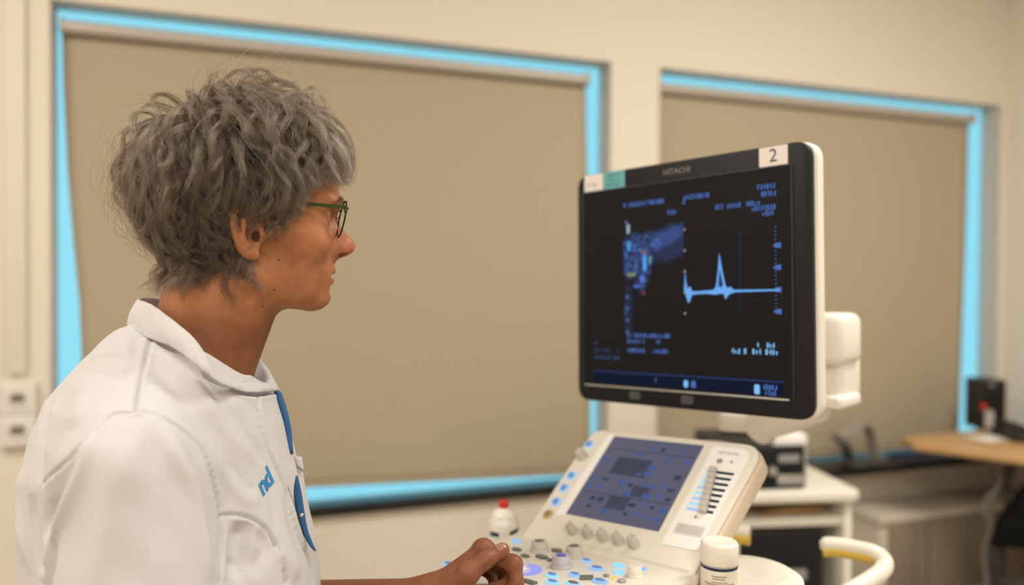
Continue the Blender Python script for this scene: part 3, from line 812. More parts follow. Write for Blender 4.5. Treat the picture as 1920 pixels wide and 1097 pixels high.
# push handles with yellow inner grips
hp = [at(1537, 1022, 1.30), at(1570, 1022, 1.29), at(1610, 1029, 1.275), at(1640, 1037, 1.26), at(1658, 1054, 1.25), at(1652, 1072, 1.235), at(1628, 1090, 1.22), at(1590, 1112, 1.20), at(1540, 1140, 1.18), at(1480, 1165, 1.17)]
hpc = catmull(hp, 6)
hd = tube('push_handle', hpc, [0.006, 0.0105] + [0.0125] * 18 + [0.0135] * (len(hpc) - 20), M_cream, console, 14)
tube('handle_bracket', [at(1480, 1165, 1.17), at(1420, 1180, 1.17), vec(base_c.x + 0.1, base_c.y - 0.05, 0.75)], 0.0135, M_cream, console, 12)
gp = [p + vec(-0.001, -0.004, -0.0085) for p in hpc[1:19]]
tube('handle_grip', gp, 0.0100, M_yellow, hd, 12)
hp2 = [at(1330, 985, 1.33), at(1370, 993, 1.33), at(1392, 997, 1.325), at(1406, 999, 1.32)]
h2 = tube('push_handle', catmull(hp2, 6), 0.0125, M_cream, console, 14)
tube('handle_grip', [p + vec(-0.001, -0.004, -0.0095) for p in catmull(hp2[1:], 6)], 0.0108, M_yellow, h2, 12)
tube('handle_bracket', [hp2[0], hp2[0] + vec(-0.03, 0.0, -0.04), vec(base_c.x + 0.06, base_c.y + 0.08, 0.80)], 0.0125, M_cream, console, 12)

# ------------------------------------------------------------------ bottles
def bottle_red():
    e = empty('cleaner_bottle', lt, 'white plastic bottle with a red cap standing behind the console', 'bottle')
    M = Matrix.Translation(lt + vec(0, 0, 0.0006))
    top = at(940, 941, 1.30).z - lt.z
    sh = top - 0.012
    lathe('bottle_body', M, [(0, 0), (0.023, 0), (0.0255, 0.004), (0.0255, sh - 0.0275), (0.0243, sh - 0.0262), (0.0252, sh - 0.0245), (0.0235, sh - 0.018), (0.0195, sh - 0.011), (0.0205, sh - 0.010), (0.0165, sh - 0.003), (0.011, sh), (0.009, sh + 0.003), (0, sh + 0.003)], M_bottle, e, 36)
    lathe('cap', M @ T(0, 0, sh + 0.002), [(0.0085, 0), (0.0085, 0.004), (0.0078, 0.011), (0.006, 0.0125), (0, 0.0125)], M_red, e, 24)
    # two dark print blocks on the label
    for a0, a1, dz in ((-2.55, -1.85, -0.0005), (-1.15, -0.42, 0.0015)):
        vs, fs = [], []
        n = 8
        for i in range(n + 1):
            a = a0 + (a1 - a0) * i / n
            zz = sh - 0.0345 + dz + (0.003 * (i / n) if a0 > -1.5 else 0)
            for k in (-0.0035, 0.0035): vs.append((0.0257 * math.cos(a), 0.0257 * math.sin(a), zz + k))
        for i in range(n): fs.append((2 * i, 2 * i + 2, 2 * i + 3, 2 * i + 1))
        make('label_block', vs, fs, M_navy, e, M)
    return e
bottle_red()
def bottle_pills():
    top = at(1347, 1013, 0.985)
    h = top.z - trb.z
    e = empty('gel_bottle', trb, 'white round tub with a dark band under its lid, right of the key deck', 'bottle')
    M = Matrix.Translation(trb + vec(0, 0, 0.0006))
    R = 0.0222
    lathe('tub_body', M, [(0, 0), (R - 0.002, 0), (R, 0.003), (R, h - 0.0275), (R - 0.002, h - 0.0265), (0, h - 0.0265)], M_bottle, e, 40)
    lathe('lid', M @ T(0, 0, h - 0.0262), [(R + 0.0002, 0), (R + 0.0006, 0.002), (R + 0.0006, 0.0225), (R - 0.0015, 0.0255), (R - 0.004, 0.0262), (R - 0.0055, 0.0252), (0, 0.0252)], M_cream, e, 40)
    lathe('dark_band', M @ T(0, 0, h - 0.0315), [(R + 0.0001, 0), (R + 0.0004, 0.0003), (R + 0.0004, 0.0035), (R + 0.0001, 0.0038)], M_navy, e, 40)
    lab = lathe('label_wrap', M, [(R + 0.0002, h - 0.095), (R + 0.0002, h - 0.034)], mat('cream_label', (0.78, 0.71, 0.61), 0.5, noise=0.02), e, 40)
    rr = R + 0.0006
    rnd = random.Random(4)
    for j, (z, w, hh) in enumerate(((h - 0.0375, 0.55, 0.0016), (h - 0.0405, 0.5, 0.0016), (h - 0.0445, 0.55, 0.0012), (h - 0.0470, 1.15, 0.0016), (h - 0.0492, 0.9, 0.0012), (h - 0.0518, 1.2, 0.0018), (h - 0.0575, 0.7, 0.0016), (h - 0.060, 1.1, 0.0014), (h - 0.063, 1.2, 0.0014))):
        bm = bmesh.new()
        a = -PI / 2 - 0.24 - w * 0.72
        while a < -PI / 2 - 0.24 + w * 0.72 - 0.05:
            da = rnd.uniform(0.05, 0.11)
            vs = [bm.verts.new((rr * math.cos(q), rr * math.sin(q), z + k)) for q, k in ((a, -hh / 2), (a + da, -hh / 2), (a + da, hh / 2), (a, hh / 2))]
            bm.faces.new(vs); a += da + 0.03
        from_bm('text_line', bm, M_inkgrey, lab, M)
bottle_pills()

# ------------------------------------------------------------------ cart behind the console, with printer and box
CD = 2.15
def hz(px, py, z):
    d = ray(px, py); return CAM + d * ((z - CAM.z) / d.z)
ctop = 0.745
cfl, cfr = at(1330, 925, CD), at(1572, 925, CD)
cO = vec((cfl.x + cfr.x) / 2, CD + 0.20, 0)
cart = empty('equipment_cart', cO, 'white laminate equipment cart with open dark shelves behind the ultrasound console', 'cart')
ca = vec(math.cos(0.12), math.sin(0.12), 0); cb = vec(-ca.y, ca.x, 0)
CF = frame(cO, ca, cb, Z)
cw = (cfr - cfl).length + 0.09
ct_z = at(1500, 922, CD).z
prism('cart_top', CF, rounded(rect2(cw, 0.36, 0, -0.04), 0.02), ct_z - 0.032, ct_z, 0.008, M_cart, cart)
for sx in (-1, 1):
    box('side_panel', CF @ T(sx * (cw / 2 - 0.025), 0, (ct_z - 0.03 + 0.06) / 2), (0.022, 0.40, ct_z - 0.03 - 0.06), 0.003, M_cart, cart)
box('back_panel', CF @ T(0, 0.19, (ct_z - 0.03 + 0.06) / 2), (cw - 0.07, 0.012, ct_z - 0.10), 0.002, M_darkgrey, cart)
s1 = at(1480, 985, CD).z
box('cart_shelf', CF @ T(0, 0.0, s1), (cw - 0.072, 0.38, 0.024), 0.002, M_cart, cart)
box('cart_shelf', CF @ T(0, 0.0, 0.10), (cw - 0.072, 0.38, 0.024), 0.002, M_cart, cart)
for sx in (-1, 1):
    for sy in (-1, 1):
        lathe('caster', frame(CF @ vec(sx * (cw / 2 - 0.04) - 0.012, sy * 0.16, 0.03), Z, cb, ca), [(0, 0), (0.03, 0), (0.03, 0.024), (0, 0.024)], M_darkgrey, cart, 16)
# computer in the lower compartment
pc = empty('computer_tower', CF @ vec(-0.03, 0.0, 0.112), 'black computer box inside the white cart below its shelf', 'computer')
hpc_ = s1 - 0.012 - 0.112 - 0.012
box('computer_case', CF @ T(-0.02, 0.0, 0.112 + hpc_ / 2), (cw - 0.13, 0.36, hpc_), 0.004, M_blackm, pc)
box('front_plate', CF @ T(-0.02, -0.182, 0.112 + hpc_ / 2), (cw - 0.14, 0.006, hpc_ - 0.02), 0.002, M_black, pc)
g = at(1425, 1022, CD)
lathe('green_light', frame(vec(g.x, (CF @ vec(0, -0.186, 0)).y - 0.001, g.z), ca, Z, -cb), [(0.004, 0), (0.004, 0.002), (0, 0.002)], emission('green_led', (0.0, 0.10, 0.05), 1.0), pc, 12)
b_ = at(1500, 1085, CD)
box('disc_slot', frame(vec(b_.x, (CF @ vec(0.0, -0.187, 0)).y, b_.z), ca, Z, -cb), (0.06, 0.03, 0.004), 0.004, M_inkgrey, pc)
# paper roll / folder on the upper shelf
fo = empty('manila_folder', CF @ vec(0.05, -0.05, s1 + 0.012), 'brown manila folder lying on the upper shelf inside the cart', 'folder')
for k in range(3):
    box('folder_sheet', CF @ T(0.04 + 0.01 * k, -0.06, s1 + 0.0155 + 0.007 * k) @ Matrix.Rotation(0.1 * k, 4, 'Z'), (0.17, 0.22, 0.006), 0.001, mat('manila', (0.36, 0.22, 0.10), 0.7, noise=0.06), fo)
# printer on the cart
pw0, pw1 = at(1360, 905, CD + 0.02), at(1513, 905, CD + 0.02)
pzt = at(1470, 840, CD).z
pc_x = ((pw0 + pw1) / 2)
pl = CF.inverted() @ vec(pc_x.x, pc_x.y, 0)
pwid = (pw1 - pw0).length
pr = empty('printer', CF @ vec(pl.x, pl.y + 0.13, ct_z), 'black video printer with a round dial on top of the white cart', 'printer')
ph = pzt - ct_z
pM = CF @ T(pl.x, pl.y + 0.13, ct_z)
box('printer_case', pM @ T(0, 0, ph / 2), (pwid, 0.26, ph), 0.004, M_blackm, pr)
box('front_panel', pM @ T(-0.002, -0.133, ph / 2), (pwid - 0.012, 0.008, ph - 0.01), 0.003, M_black, pr)
FX = frame(pM @ vec(0, -0.137, 0), ca, Z, -cb)
lathe('dial', FX @ T(0.012, ph * 0.45, 0), [(0.013, 0), (0.012, 0.010), (0, 0.010)], M_silver, pr, 20)
box('print_slot', FX @ T(0.065, ph * 0.24, 0.002), (0.075, 0.026, 0.004), 0.002, M_silver, pr)
box('display', FX @ T(0.060, ph * 0.72, 0.002), (0.06, 0.022, 0.003), 0.001, M_inkgrey, pr)
box('print_slot', FX @ T(-0.05, ph * 0.62, 0.001), (0.07, 0.014, 0.003), 0.001, M_darkgrey, pr)
box('side_plate', pM @ T(pwid / 2 + 0.004, 0, ph / 2), (0.008, 0.25, ph - 0.004), 0.002, M_silver, pr)
# tissue box with blue cloth
q = CF.inverted() @ at(1483, 836, CD + 0.03)
tb_ = empty('tissue_box', CF @ vec(q.x, q.y + 0.06, pzt), 'white flat tissue box with a blue cloth lying on the black printer', 'tissue box')
tM = CF @ T(q.x, q.y + 0.06, pzt)
box('box_body', tM @ T(0, 0, 0.015), (0.095, 0.12, 0.030), 0.004, M_tissue, tb_)
cx = CF.inverted() @ at(1474, 812, CD + 0.05)
cl = empty('blue_cloth', CF @ vec(cx.x, cx.y + 0.05, pzt + 0.0302), 'crumpled royal blue cloth on the white tissue box', 'cloth')
bm = bmesh.new(); bmesh.ops.create_icosphere(bm, subdivisions=4, radius=1.0)
for v in bm.verts:
    n_ = 1 + 0.13 * math.sin(5 * v.co.x + 3 * v.co.y) + 0.08 * math.sin(9 * v.co.y - 4 * v.co.x + 2)
    v.co = Vector((v.co.x * 0.044 * n_, v.co.y * 0.032 * n_, max(v.co.z, 0) * 0.024 * n_))
smooth_by_angle(from_bm('cloth_fold', bm, M_blue, cl, CF @ T(cx.x, cx.y + 0.05, pzt + 0.0302)), 60)

# ------------------------------------------------------------------ window sill things, radiator, desk corner
def uvz(px, py, v):
    u, z = on_wall(px, py, v); return u, z
# bent grey stand on the black sill
su, sz_ = uvz(1600, 850, 0.09)
SZ = W2[2] + 0.004
st = empty('tablet_stand', R3(su, 0.09, SZ), 'grey bent metal stand on the black windowsill under the right blind', 'stand')
def onv(px, py, v):
    u, z = on_wall(px, py, v); return R3(u, v, z)
def flatbar(name, pts, w, t, m, parent):
    """flat bar swept along points lying in a plane v = const"""
    P = catmull(pts, 5)
    vs, fs = [], []
    for i, p in enumerate(P):
        tan = (P[min(i + 1, len(P) - 1)] - P[max(i - 1, 0)]).normalized()
        nn = tan.cross(N).normalized()
        for a, b in ((-1, -1), (1, -1), (1, 1), (-1, 1)): vs.append(p + nn * t / 2 * a + N * w / 2 * b)
    for i in range(len(P) - 1):
        for j in range(4): fs.append((i * 4 + j, i * 4 + (j + 1) % 4, i * 4 + 4 + (j + 1) % 4, i * 4 + 4 + j))
    fs.append((0, 1, 2, 3)); fs.append(tuple(range(len(P) * 4 - 1, len(P) * 4 - 5, -1)))
    return smooth_by_angle(make(name, vs, fs, m, parent), 40)
flatbar('stand_plate', [onv(1575, 820, 0.10), onv(1592, 809, 0.10), onv(1612, 795, 0.10), onv(1624, 796, 0.10), onv(1632, 812, 0.10), onv(1640, 856, 0.10)], 0.055, 0.007, M_grey, st)
flatbar('stand_leg', [onv(1578, 818, 0.10), onv(1586, 838, 0.10), onv(1593, 862, 0.10)], 0.05, 0.010, M_darkgrey, st)
flatbar('stand_clip', [onv(1567, 818, 0.11), onv(1583, 833, 0.11)], 0.045, 0.016, M_keygrey, st)
su0, _ = uvz(1588, 865, 0.10); su1, _ = uvz(1650, 865, 0.10)
rbox('stand_base', su0, su1, 0.06, 0.14, SZ, SZ + 0.016, M_darkgrey, 0.003, st)
# added dark blue sheet painting the bluish reflection on the sill further right
ru0, _ = uvz(1690, 860, 0.09); ru1, _ = uvz(1820, 860, 0.09)
sb = empty('sill_reflection', R3((ru0 + ru1) / 2, 0.09, SZ), 'low dark blue sheet painting the window reflection on the black windowsill beside the desk', 'reflection')
rbox('reflection_sheet', ru0, ru1, 0.03, 0.15, SZ, SZ + 0.004, M_navy, 0.001, sb)
rbox('reflection_rim', ru0, ru1, 0.146, 0.15, SZ + 0.004, SZ + 0.014, M_navy, 0.001, sb)
rbox('reflection_rim', ru0, ru1, 0.03, 0.034, SZ + 0.004, SZ + 0.014, M_navy, 0.001, sb)
# radiator under the right window
r0, rz = uvz(1652, 950, 0.20)
rd = empty('radiator', R3(1.8, 0.12, 0), 'beige panel radiator on the wall under the black right windowsill', 'radiator')
rt = uvz(1720, 962, 0.20)[1]
rbox('radiator_top', r0, UR - 0.03, 0.02, 0.20, rt - 0.03, rt, M_cab, 0.006, rd)
rbox('radiator_body', r0 + 0.01, UR - 0.03, 0.02, 0.185, 0.10, rt - 0.03, M_cab, 0.004, rd)
edges = [r0 + 0.045] + [uvz(x, 1000, 0.20)[0] for x in (1722, 1742)] + [UR - 0.04]
for a, b in zip(edges, edges[1:]):
    rbox('radiator_panel', a + 0.003, b - 0.003, 0.186, 0.200, 0.13, rt - 0.032, M_cab2, 0.003, rd)
rbox('wall_foot', r0 + 0.03, r0 + 0.07, 0.05, 0.14, 0.0, 0.10, M_cab, 0.003, rd)
rbox('wall_foot', UR - 0.10, UR - 0.06, 0.05, 0.14, 0.0, 0.10, M_cab, 0.003, rd)
# apron below the sill
rbox('trim_3', uvz(1545, 900, 0.0)[0], UR, 0.0, 0.02, 0.49, W2[2] - 0.030, M_cab, 0.002, kind='structure')

# desk at the right
DZ = 0.73
dk = [hz(1694, 819, DZ), hz(1700, 830, DZ), hz(1925, 858, DZ), hz(2200, 895, DZ)]
def toUV(p): d = p - W0; return d.dot(U), d.dot(N)
A_, B_, C_, D_ = [toUV(p) for p in dk]
desk = empty('desk', R3(UR - 0.25, 0.5, 0), 'beech topped desk against the right wall carrying the black speaker', 'desk')
DKF = frame(W0, U, -N, Z)
dout = [(A_[0], -0.185), (A_[0] - 0.005, -A_[1]), (B_[0] + 0.02, -B_[1]), (C_[0], -C_[1]), (UR - 0.02, -D_[1]), (UR - 0.02, -0.185)]
prism('desk_top', DKF, rounded(dout, [0.02, 0.03, 0.04, 0.01, 0.02, 0.01], 5), DZ - 0.028, DZ, 0.006, M_wood, desk)
for u, v in ((UR - 0.12, 0.30), (UR - 0.12, 0.9)):
    rbox('desk_leg', u - 0.02, u + 0.02, v - 0.02, v + 0.02, 0, DZ - 0.028, M_inkgrey, 0.003, desk)
rbox('desk_support', UR - 0.06, UR - 0.012, 0.22, 0.95, DZ - 0.10, DZ - 0.029, M_inkgrey, 0.003, desk)
# black speaker box on the desk
def on_desk(px, py): return toUV(hz(px, py, DZ))
sp0 = on_desk(1850, 806); sp1 = on_desk(1894, 806)
sp = empty('speaker', R3((sp0[0] + sp1[0]) / 2, sp0[1] - 0.05, DZ), 'black upright speaker box with red and white marks on the beech desk', 'speaker')
spd = (hz(1860, 806, DZ) - CAM).dot(FW)
spt = at(1860, 713, spd).z
spw = (hz(1898, 806, DZ) - hz(1852, 806, DZ)).length
scn = hz(1862, 806, DZ)
SF = frame(vec(scn.x, scn.y, DZ), ta.lerp(Vector((1, 0, 0)), 1.0).normalized(), Vector((0, 1, 0)), Z)
hh = spt - DZ
box('speaker_cabinet', SF @ T(0, 0.055, hh / 2), (spw, 0.11, hh), 0.004, M_blackm, sp)
box('speaker_grille', SF @ T(0.002, -0.002, hh / 2), (spw - 0.010, 0.006, hh - 0.012), 0.002, M_black, sp)
FS = frame(SF @ vec(0, -0.006, 0), Vector((1, 0, 0)), Z, Vector((0, -1, 0)))
prism('red_mark', FS, rounded(rect2(0.020, 0.022, -spw * 0.44, hh * 0.47), 0.006), 0, 0.002, 0, M_red, sp)
prism('white_mark', FS, rounded(rect2(0.034, 0.070, -spw * 0.20, hh * 0.22), 0.012), 0, 0.002, 0, mat('mark_white', (0.45, 0.42, 0.42), 0.5, noise=0.1), sp)
prism('white_mark', FS, rounded(rect2(0.022, 0.012, -spw * 0.12, hh * 0.92), 0.003), 0, 0.002, 0, M_inkgrey, sp)
# telephone
ph0 = hz(1925, 826, DZ)
tel = empty('telephone', ph0, 'dark desk telephone at the right end of the beech desk', 'telephone')
TFm = frame(vec(ph0.x, ph0.y, DZ), Vector((1, 0, 0)), Vector((0, 1, 0)), Z)
prism('phone_base', TFm, rounded(rect2(0.14, 0.17, 0.0, 0.03), 0.02), 0, 0.030, 0.006, M_blackm, tel)
tube('handset', [TFm @ vec(-0.045, -0.05, 0.045), TFm @ vec(-0.048, 0.0, 0.055), TFm @ vec(-0.048, 0.06, 0.055), TFm @ vec(-0.045, 0.10, 0.045)], [0.017, 0.012, 0.012, 0.017], M_blackm, tel, 12)
for i in range(4):
    for j in range(3):
        box('phone_key', TFm @ T(0.0 + j * 0.02, -0.03 + i * 0.02, 0.031), (0.013, 0.013, 0.004), 0.001, M_keygrey, tel)
# white paper on the desk
pp = hz(1855, 822, DZ)
tag(box('paper_sheet', frame(vec(pp.x, pp.y, DZ + 0.0012), Vector((cT, sT, 0)), -N, Z), (0.13, 0.10, 0.0016), 0.0003, M_tissue), 'white sheet of paper on the desk in front of the speaker', 'paper')
# cables dangling under the desk
M_cablepale = mat('cable_pale', (0.34, 0.31, 0.28), 0.5, noise=0.05)
for k, (x0, x1, dx) in enumerate(((1880, 1862, 12), (1893, 1868, -8), (1872, 1858, 20), (1905, 1885, -14))):
    pts = [at(x0, 868, 3.00 - 0.03 * k), at(x0 - 6 + dx * 0.5, 905, 2.98 - 0.03 * k), at((x0 + x1) / 2 - dx, 945, 2.99 - 0.03 * k), at(x1, 985, 3.00 - 0.03 * k), at(x1 - 12, 1030, 3.01 - 0.03 * k), at(x1 - 6, 1100, 3.02 - 0.03 * k), at(x1 + 10, 1180, 3.02 - 0.03 * k)]
    tag(tube('hanging_cable', catmull(pts, 5), 0.0085, M_cable if k % 2 else M_cablepale, None, 8),
        ['pale grey cable in the middle of the bundle under the desk', 'dark grey cable in the middle of the bundle under the desk', 'pale grey cable bowing out furthest to the left under the desk', 'dark grey cable nearest the chair under the desk'][k], 'cable', 'cables hanging under the desk')
# black chair by the desk
chp = at(1935, 1000, 2.55)
ch = empty('office_chair', vec(chp.x, chp.y, 0), 'black chair seat on a dark leg under the right end of the desk', 'chair')
zt = at(1930, 960, 2.55).z; zb = at(1900, 1024, 2.55).z
e0 = at(1852, 1026, 2.55)
oc = at(1900, 1000, 2.55); oc = vec(oc.x, oc.y, 0)
cdir = vec(0.56, 0.83, 0).normalized()
cax = vec(cdir.y, -cdir.x, 0)
def on_chair(px, py):
    p = on_plane(px, py, oc, cdir) - oc
    return p.dot(cax), p.z
prof = [on_chair(*q) for q in ((1852, 1026), (1880, 988), (1915, 945), (1990, 925), (2120, 930), (2120, 1030), (1990, 1036))]
zb = on_chair(1900, 1028)[1]
CFm = frame(oc, cax, Z, -cdir)
prism('chair_seat', CFm, rounded(prof, 0.012, 3), -0.32, 0.0, 0.012, M_hole, ch)
lgx = on_chair(1872, 1060)[0]
for dx in (0, 0.30):
    for dy in (0.03, 0.29):
        b_ = oc + cax * (lgx + dx) + cdir * dy
        tube('chair_leg', [vec(b_.x, b_.y, zb + 0.02), vec(b_.x, b_.y, 0.0)], 0.011, M_blackm, ch, 10)
rz_ = on_chair(1880, 1095)[1]
a_ = oc + cax * (lgx - 0.01) + cdir * 0.03; b_ = oc + cax * (lgx + 0.31) + cdir * 0.03
tube('chair_rail', [vec(a_.x, a_.y, rz_), vec(b_.x, b_.y, rz_)], 0.010, M_blackm, ch, 10)

# ------------------------------------------------------------------ the person: implicit surfaces meshed with surface nets
def smin(a, b, k):
    h = np.maximum(k - np.abs(a - b), 0.0) / k
    return np.minimum(a, b) - h * h * k * 0.25
def smax(a, b, k): return -smin(-a, -b, k)
def ell(P, c, r, R=None):
    q = P - np.asarray(c, np.float32)
    if R is not None: q = q @ np.asarray(R, np.float32)
    r = np.asarray(r, np.float32)
    k0 = np.sqrt(((q / r) ** 2).sum(-1)); k1 = np.sqrt(((q / (r * r)) ** 2).sum(-1)) + 1e-9
    return k0 * (k0 - 1.0) / k1
def cone(P, a, b, ra, rb):
    a = np.asarray(a, np.float32); b = np.asarray(b, np.float32)
    ab = b - a
    t = np.clip(((P - a) @ ab) / (ab @ ab), 0, 1)
    d = P - a - t[:, None] * ab
    return np.sqrt((d * d).sum(-1)) - (ra + (rb - ra) * t)
def chain(P, pts, rs, k=0.0):
    d = None
    for i in range(len(pts) - 1):
        c = cone(P, pts[i], pts[i + 1], rs[i], rs[i + 1])
        d = c if d is None else (np.minimum(d, c) if k == 0 else smin(d, c, k))
    return d
def surface_net(fn, lo, hi, h, B=8):
    lo = np.asarray(lo, np.float64); hi = np.asarray(hi, np.float64)
    nb = np.maximum(1, np.ceil((hi - lo) / (h * B)).astype(int))
    n = nb * B + 1
    cx = [lo[i] + h * B * (np.arange(nb[i]) + 0.5) for i in range(3)]
    G = np.stack(np.meshgrid(*cx, indexing='ij'), -1).reshape(-1, 3).astype(np.float32)
    cd_ = np.concatenate([fn(G[i:i + 200000]) for i in range(0, len(G), 200000)])
    F = np.repeat(np.repeat(np.repeat(cd_.reshape(nb), B, 0), B, 1), B, 2)
    F = np.pad(F, ((0, 1), (0, 1), (0, 1)), mode='edge').astype(np.float32)
    sel = np.argwhere(np.abs(cd_.reshape(nb)) < h * B * 0.5 * 1.7320508 * 1.25 + 0.002)
    off = np.stack(np.meshgrid(*[np.arange(B + 1)] * 3, indexing='ij'), -1).reshape(-1, 3)
    step = 300
    for s in range(0, len(sel), step):
        b = sel[s:s + step]
        idx = (b[:, None, :] * B + off[None]).reshape(-1, 3)
        P = (lo + idx * h).astype(np.float32)
        F[idx[:, 0], idx[:, 1], idx[:, 2]] = fn(P)
    ins = F < 0
    cnt = np.zeros(tuple(n - 1), np.int8)
    for dx in (0, 1):
        for dy in (0, 1):
            for dz in (0, 1):
                cnt += ins[dx:n[0] - 1 + dx, dy:n[1] - 1 + dy, dz:n[2] - 1 + dz]
    cells = np.argwhere((cnt > 0) & (cnt < 8))
    vid = -np.ones(tuple(n - 1), np.int64)
    vid[cells[:, 0], cells[:, 1], cells[:, 2]] = np.arange(len(cells))
    acc = np.zeros((len(cells), 3)); w = np.zeros(len(cells))
    cor = [(a, b, c) for a in (0, 1) for b in (0, 1) for c in (0, 1)]
    for A in cor:
        for ax in range(3):
            if A[ax] == 1: continue
            Bc = list(A); Bc[ax] = 1
            fa = F[cells[:, 0] + A[0], cells[:, 1] + A[1], cells[:, 2] + A[2]]
            fb = F[cells[:, 0] + Bc[0], cells[:, 1] + Bc[1], cells[:, 2] + Bc[2]]
            m = (fa < 0) != (fb < 0)
            t = np.where(m, fa / np.where(m, fa - fb, 1), 0)
            p = np.tile(np.array(A, float), (len(cells), 1)); p[:, ax] += t
            acc += p * m[:, None]; w += m
    V = lo + (cells + acc / np.maximum(w, 1)[:, None]) * h
    faces = []
    for ax in range(3):
        u, v = (ax + 1) % 3, (ax + 2) % 3
        sl0 = [slice(None)] * 3; sl1 = [slice(None)] * 3
        sl0[ax] = slice(0, -1); sl1[ax] = slice(1, None)
        a = ins[tuple(sl0)]; b = ins[tuple(sl1)]
        E_ = np.argwhere(a != b)
        E_ = E_[(E_[:, u] > 0) & (E_[:, v] > 0) & (E_[:, u] < n[u] - 1) & (E_[:, v] < n[v] - 1)]
        flip = a[E_[:, 0], E_[:, 1], E_[:, 2]]
        def g(du, dv):
            c = E_.copy(); c[:, u] -= du; c[:, v] -= dv
            return vid[c[:, 0], c[:, 1], c[:, 2]]
        q = np.stack([g(1, 1), g(0, 1), g(0, 0), g(1, 0)], 1)
        q[~flip] = q[~flip][:, ::-1]
        faces.append(q)
    Q = np.concatenate(faces)
    Q = Q[(Q >= 0).all(1)]
    return V, Q
def np_mesh(name, V, Q):
    me = bpy.data.meshes.new(name)
    me.vertices.add(len(V)); me.vertices.foreach_set('co', V.astype(np.float32).ravel())
    k = Q.shape[1]
    me.loops.add(Q.size); me.loops.foreach_set('vertex_index', Q.astype(np.int32).ravel())
    me.polygons.add(len(Q))
    me.polygons.foreach_set('loop_start', (np.arange(len(Q)) * k).astype(np.int32))
    me.polygons.foreach_set('use_smooth', np.ones(len(Q), bool))
    me.update(calc_edges=True)
    return me
def normals_of(V, Q):
    a = V[Q[:, 2]] - V[Q[:, 0]]; b = V[Q[:, 3]] - V[Q[:, 1]]
    n = np.cross(a, b); N_ = np.zeros_like(V)
    for i in range(4): np.add.at(N_, Q[:, i], n)
    return N_ / (np.linalg.norm(N_, axis=1, keepdims=True) + 1e-12)
def smooth_verts(V, Q, it=2, f=0.5):
    e = np.concatenate([Q[:, [0, 1]], Q[:, [1, 2]], Q[:, [2, 3]], Q[:, [3, 0]]])
    deg = np.bincount(e[:, 0], minlength=len(V)) + np.bincount(e[:, 1], minlength=len(V))
    for k in range(it):
        A = np.stack([np.bincount(e[:, 0], V[e[:, 1], i], len(V)) + np.bincount(e[:, 1], V[e[:, 0], i], len(V)) for i in range(3)], 1)
        V = V + f * (A / np.maximum(deg, 1)[:, None] - V)
    return V

# --- head frame
HY = math.radians(24.0)
HPITCH = math.radians(0.0)
HO = np.array([-0.3035, 0.929, 1.3465])
HF = np.array([math.cos(HY), math.sin(HY), 0.0]); HL = np.array([-math.sin(HY), math.cos(HY), 0.0]); HU = np.array([0, 0, 1.0])
HF, HU = HF * math.cos(HPITCH) + HU * math.sin(HPITCH), HU * math.cos(HPITCH) - HF * math.sin(HPITCH)
HR = np.stack([HF, HL, HU], 0)                        # rows: local axes in world
def h2w(p): return np.asarray(p, float) @ HR + HO
def w2h(P): return (P - HO.astype(np.float32)) @ HR.T.astype(np.float32)
HM = Matrix(((HF[0], HL[0], HU[0], HO[0]), (HF[1], HL[1], HU[1], HO[1]), (HF[2], HL[2], HU[2], HO[2]), (0, 0, 0, 1)))
EYE = (0.0735, 0.0315, 0.0225)

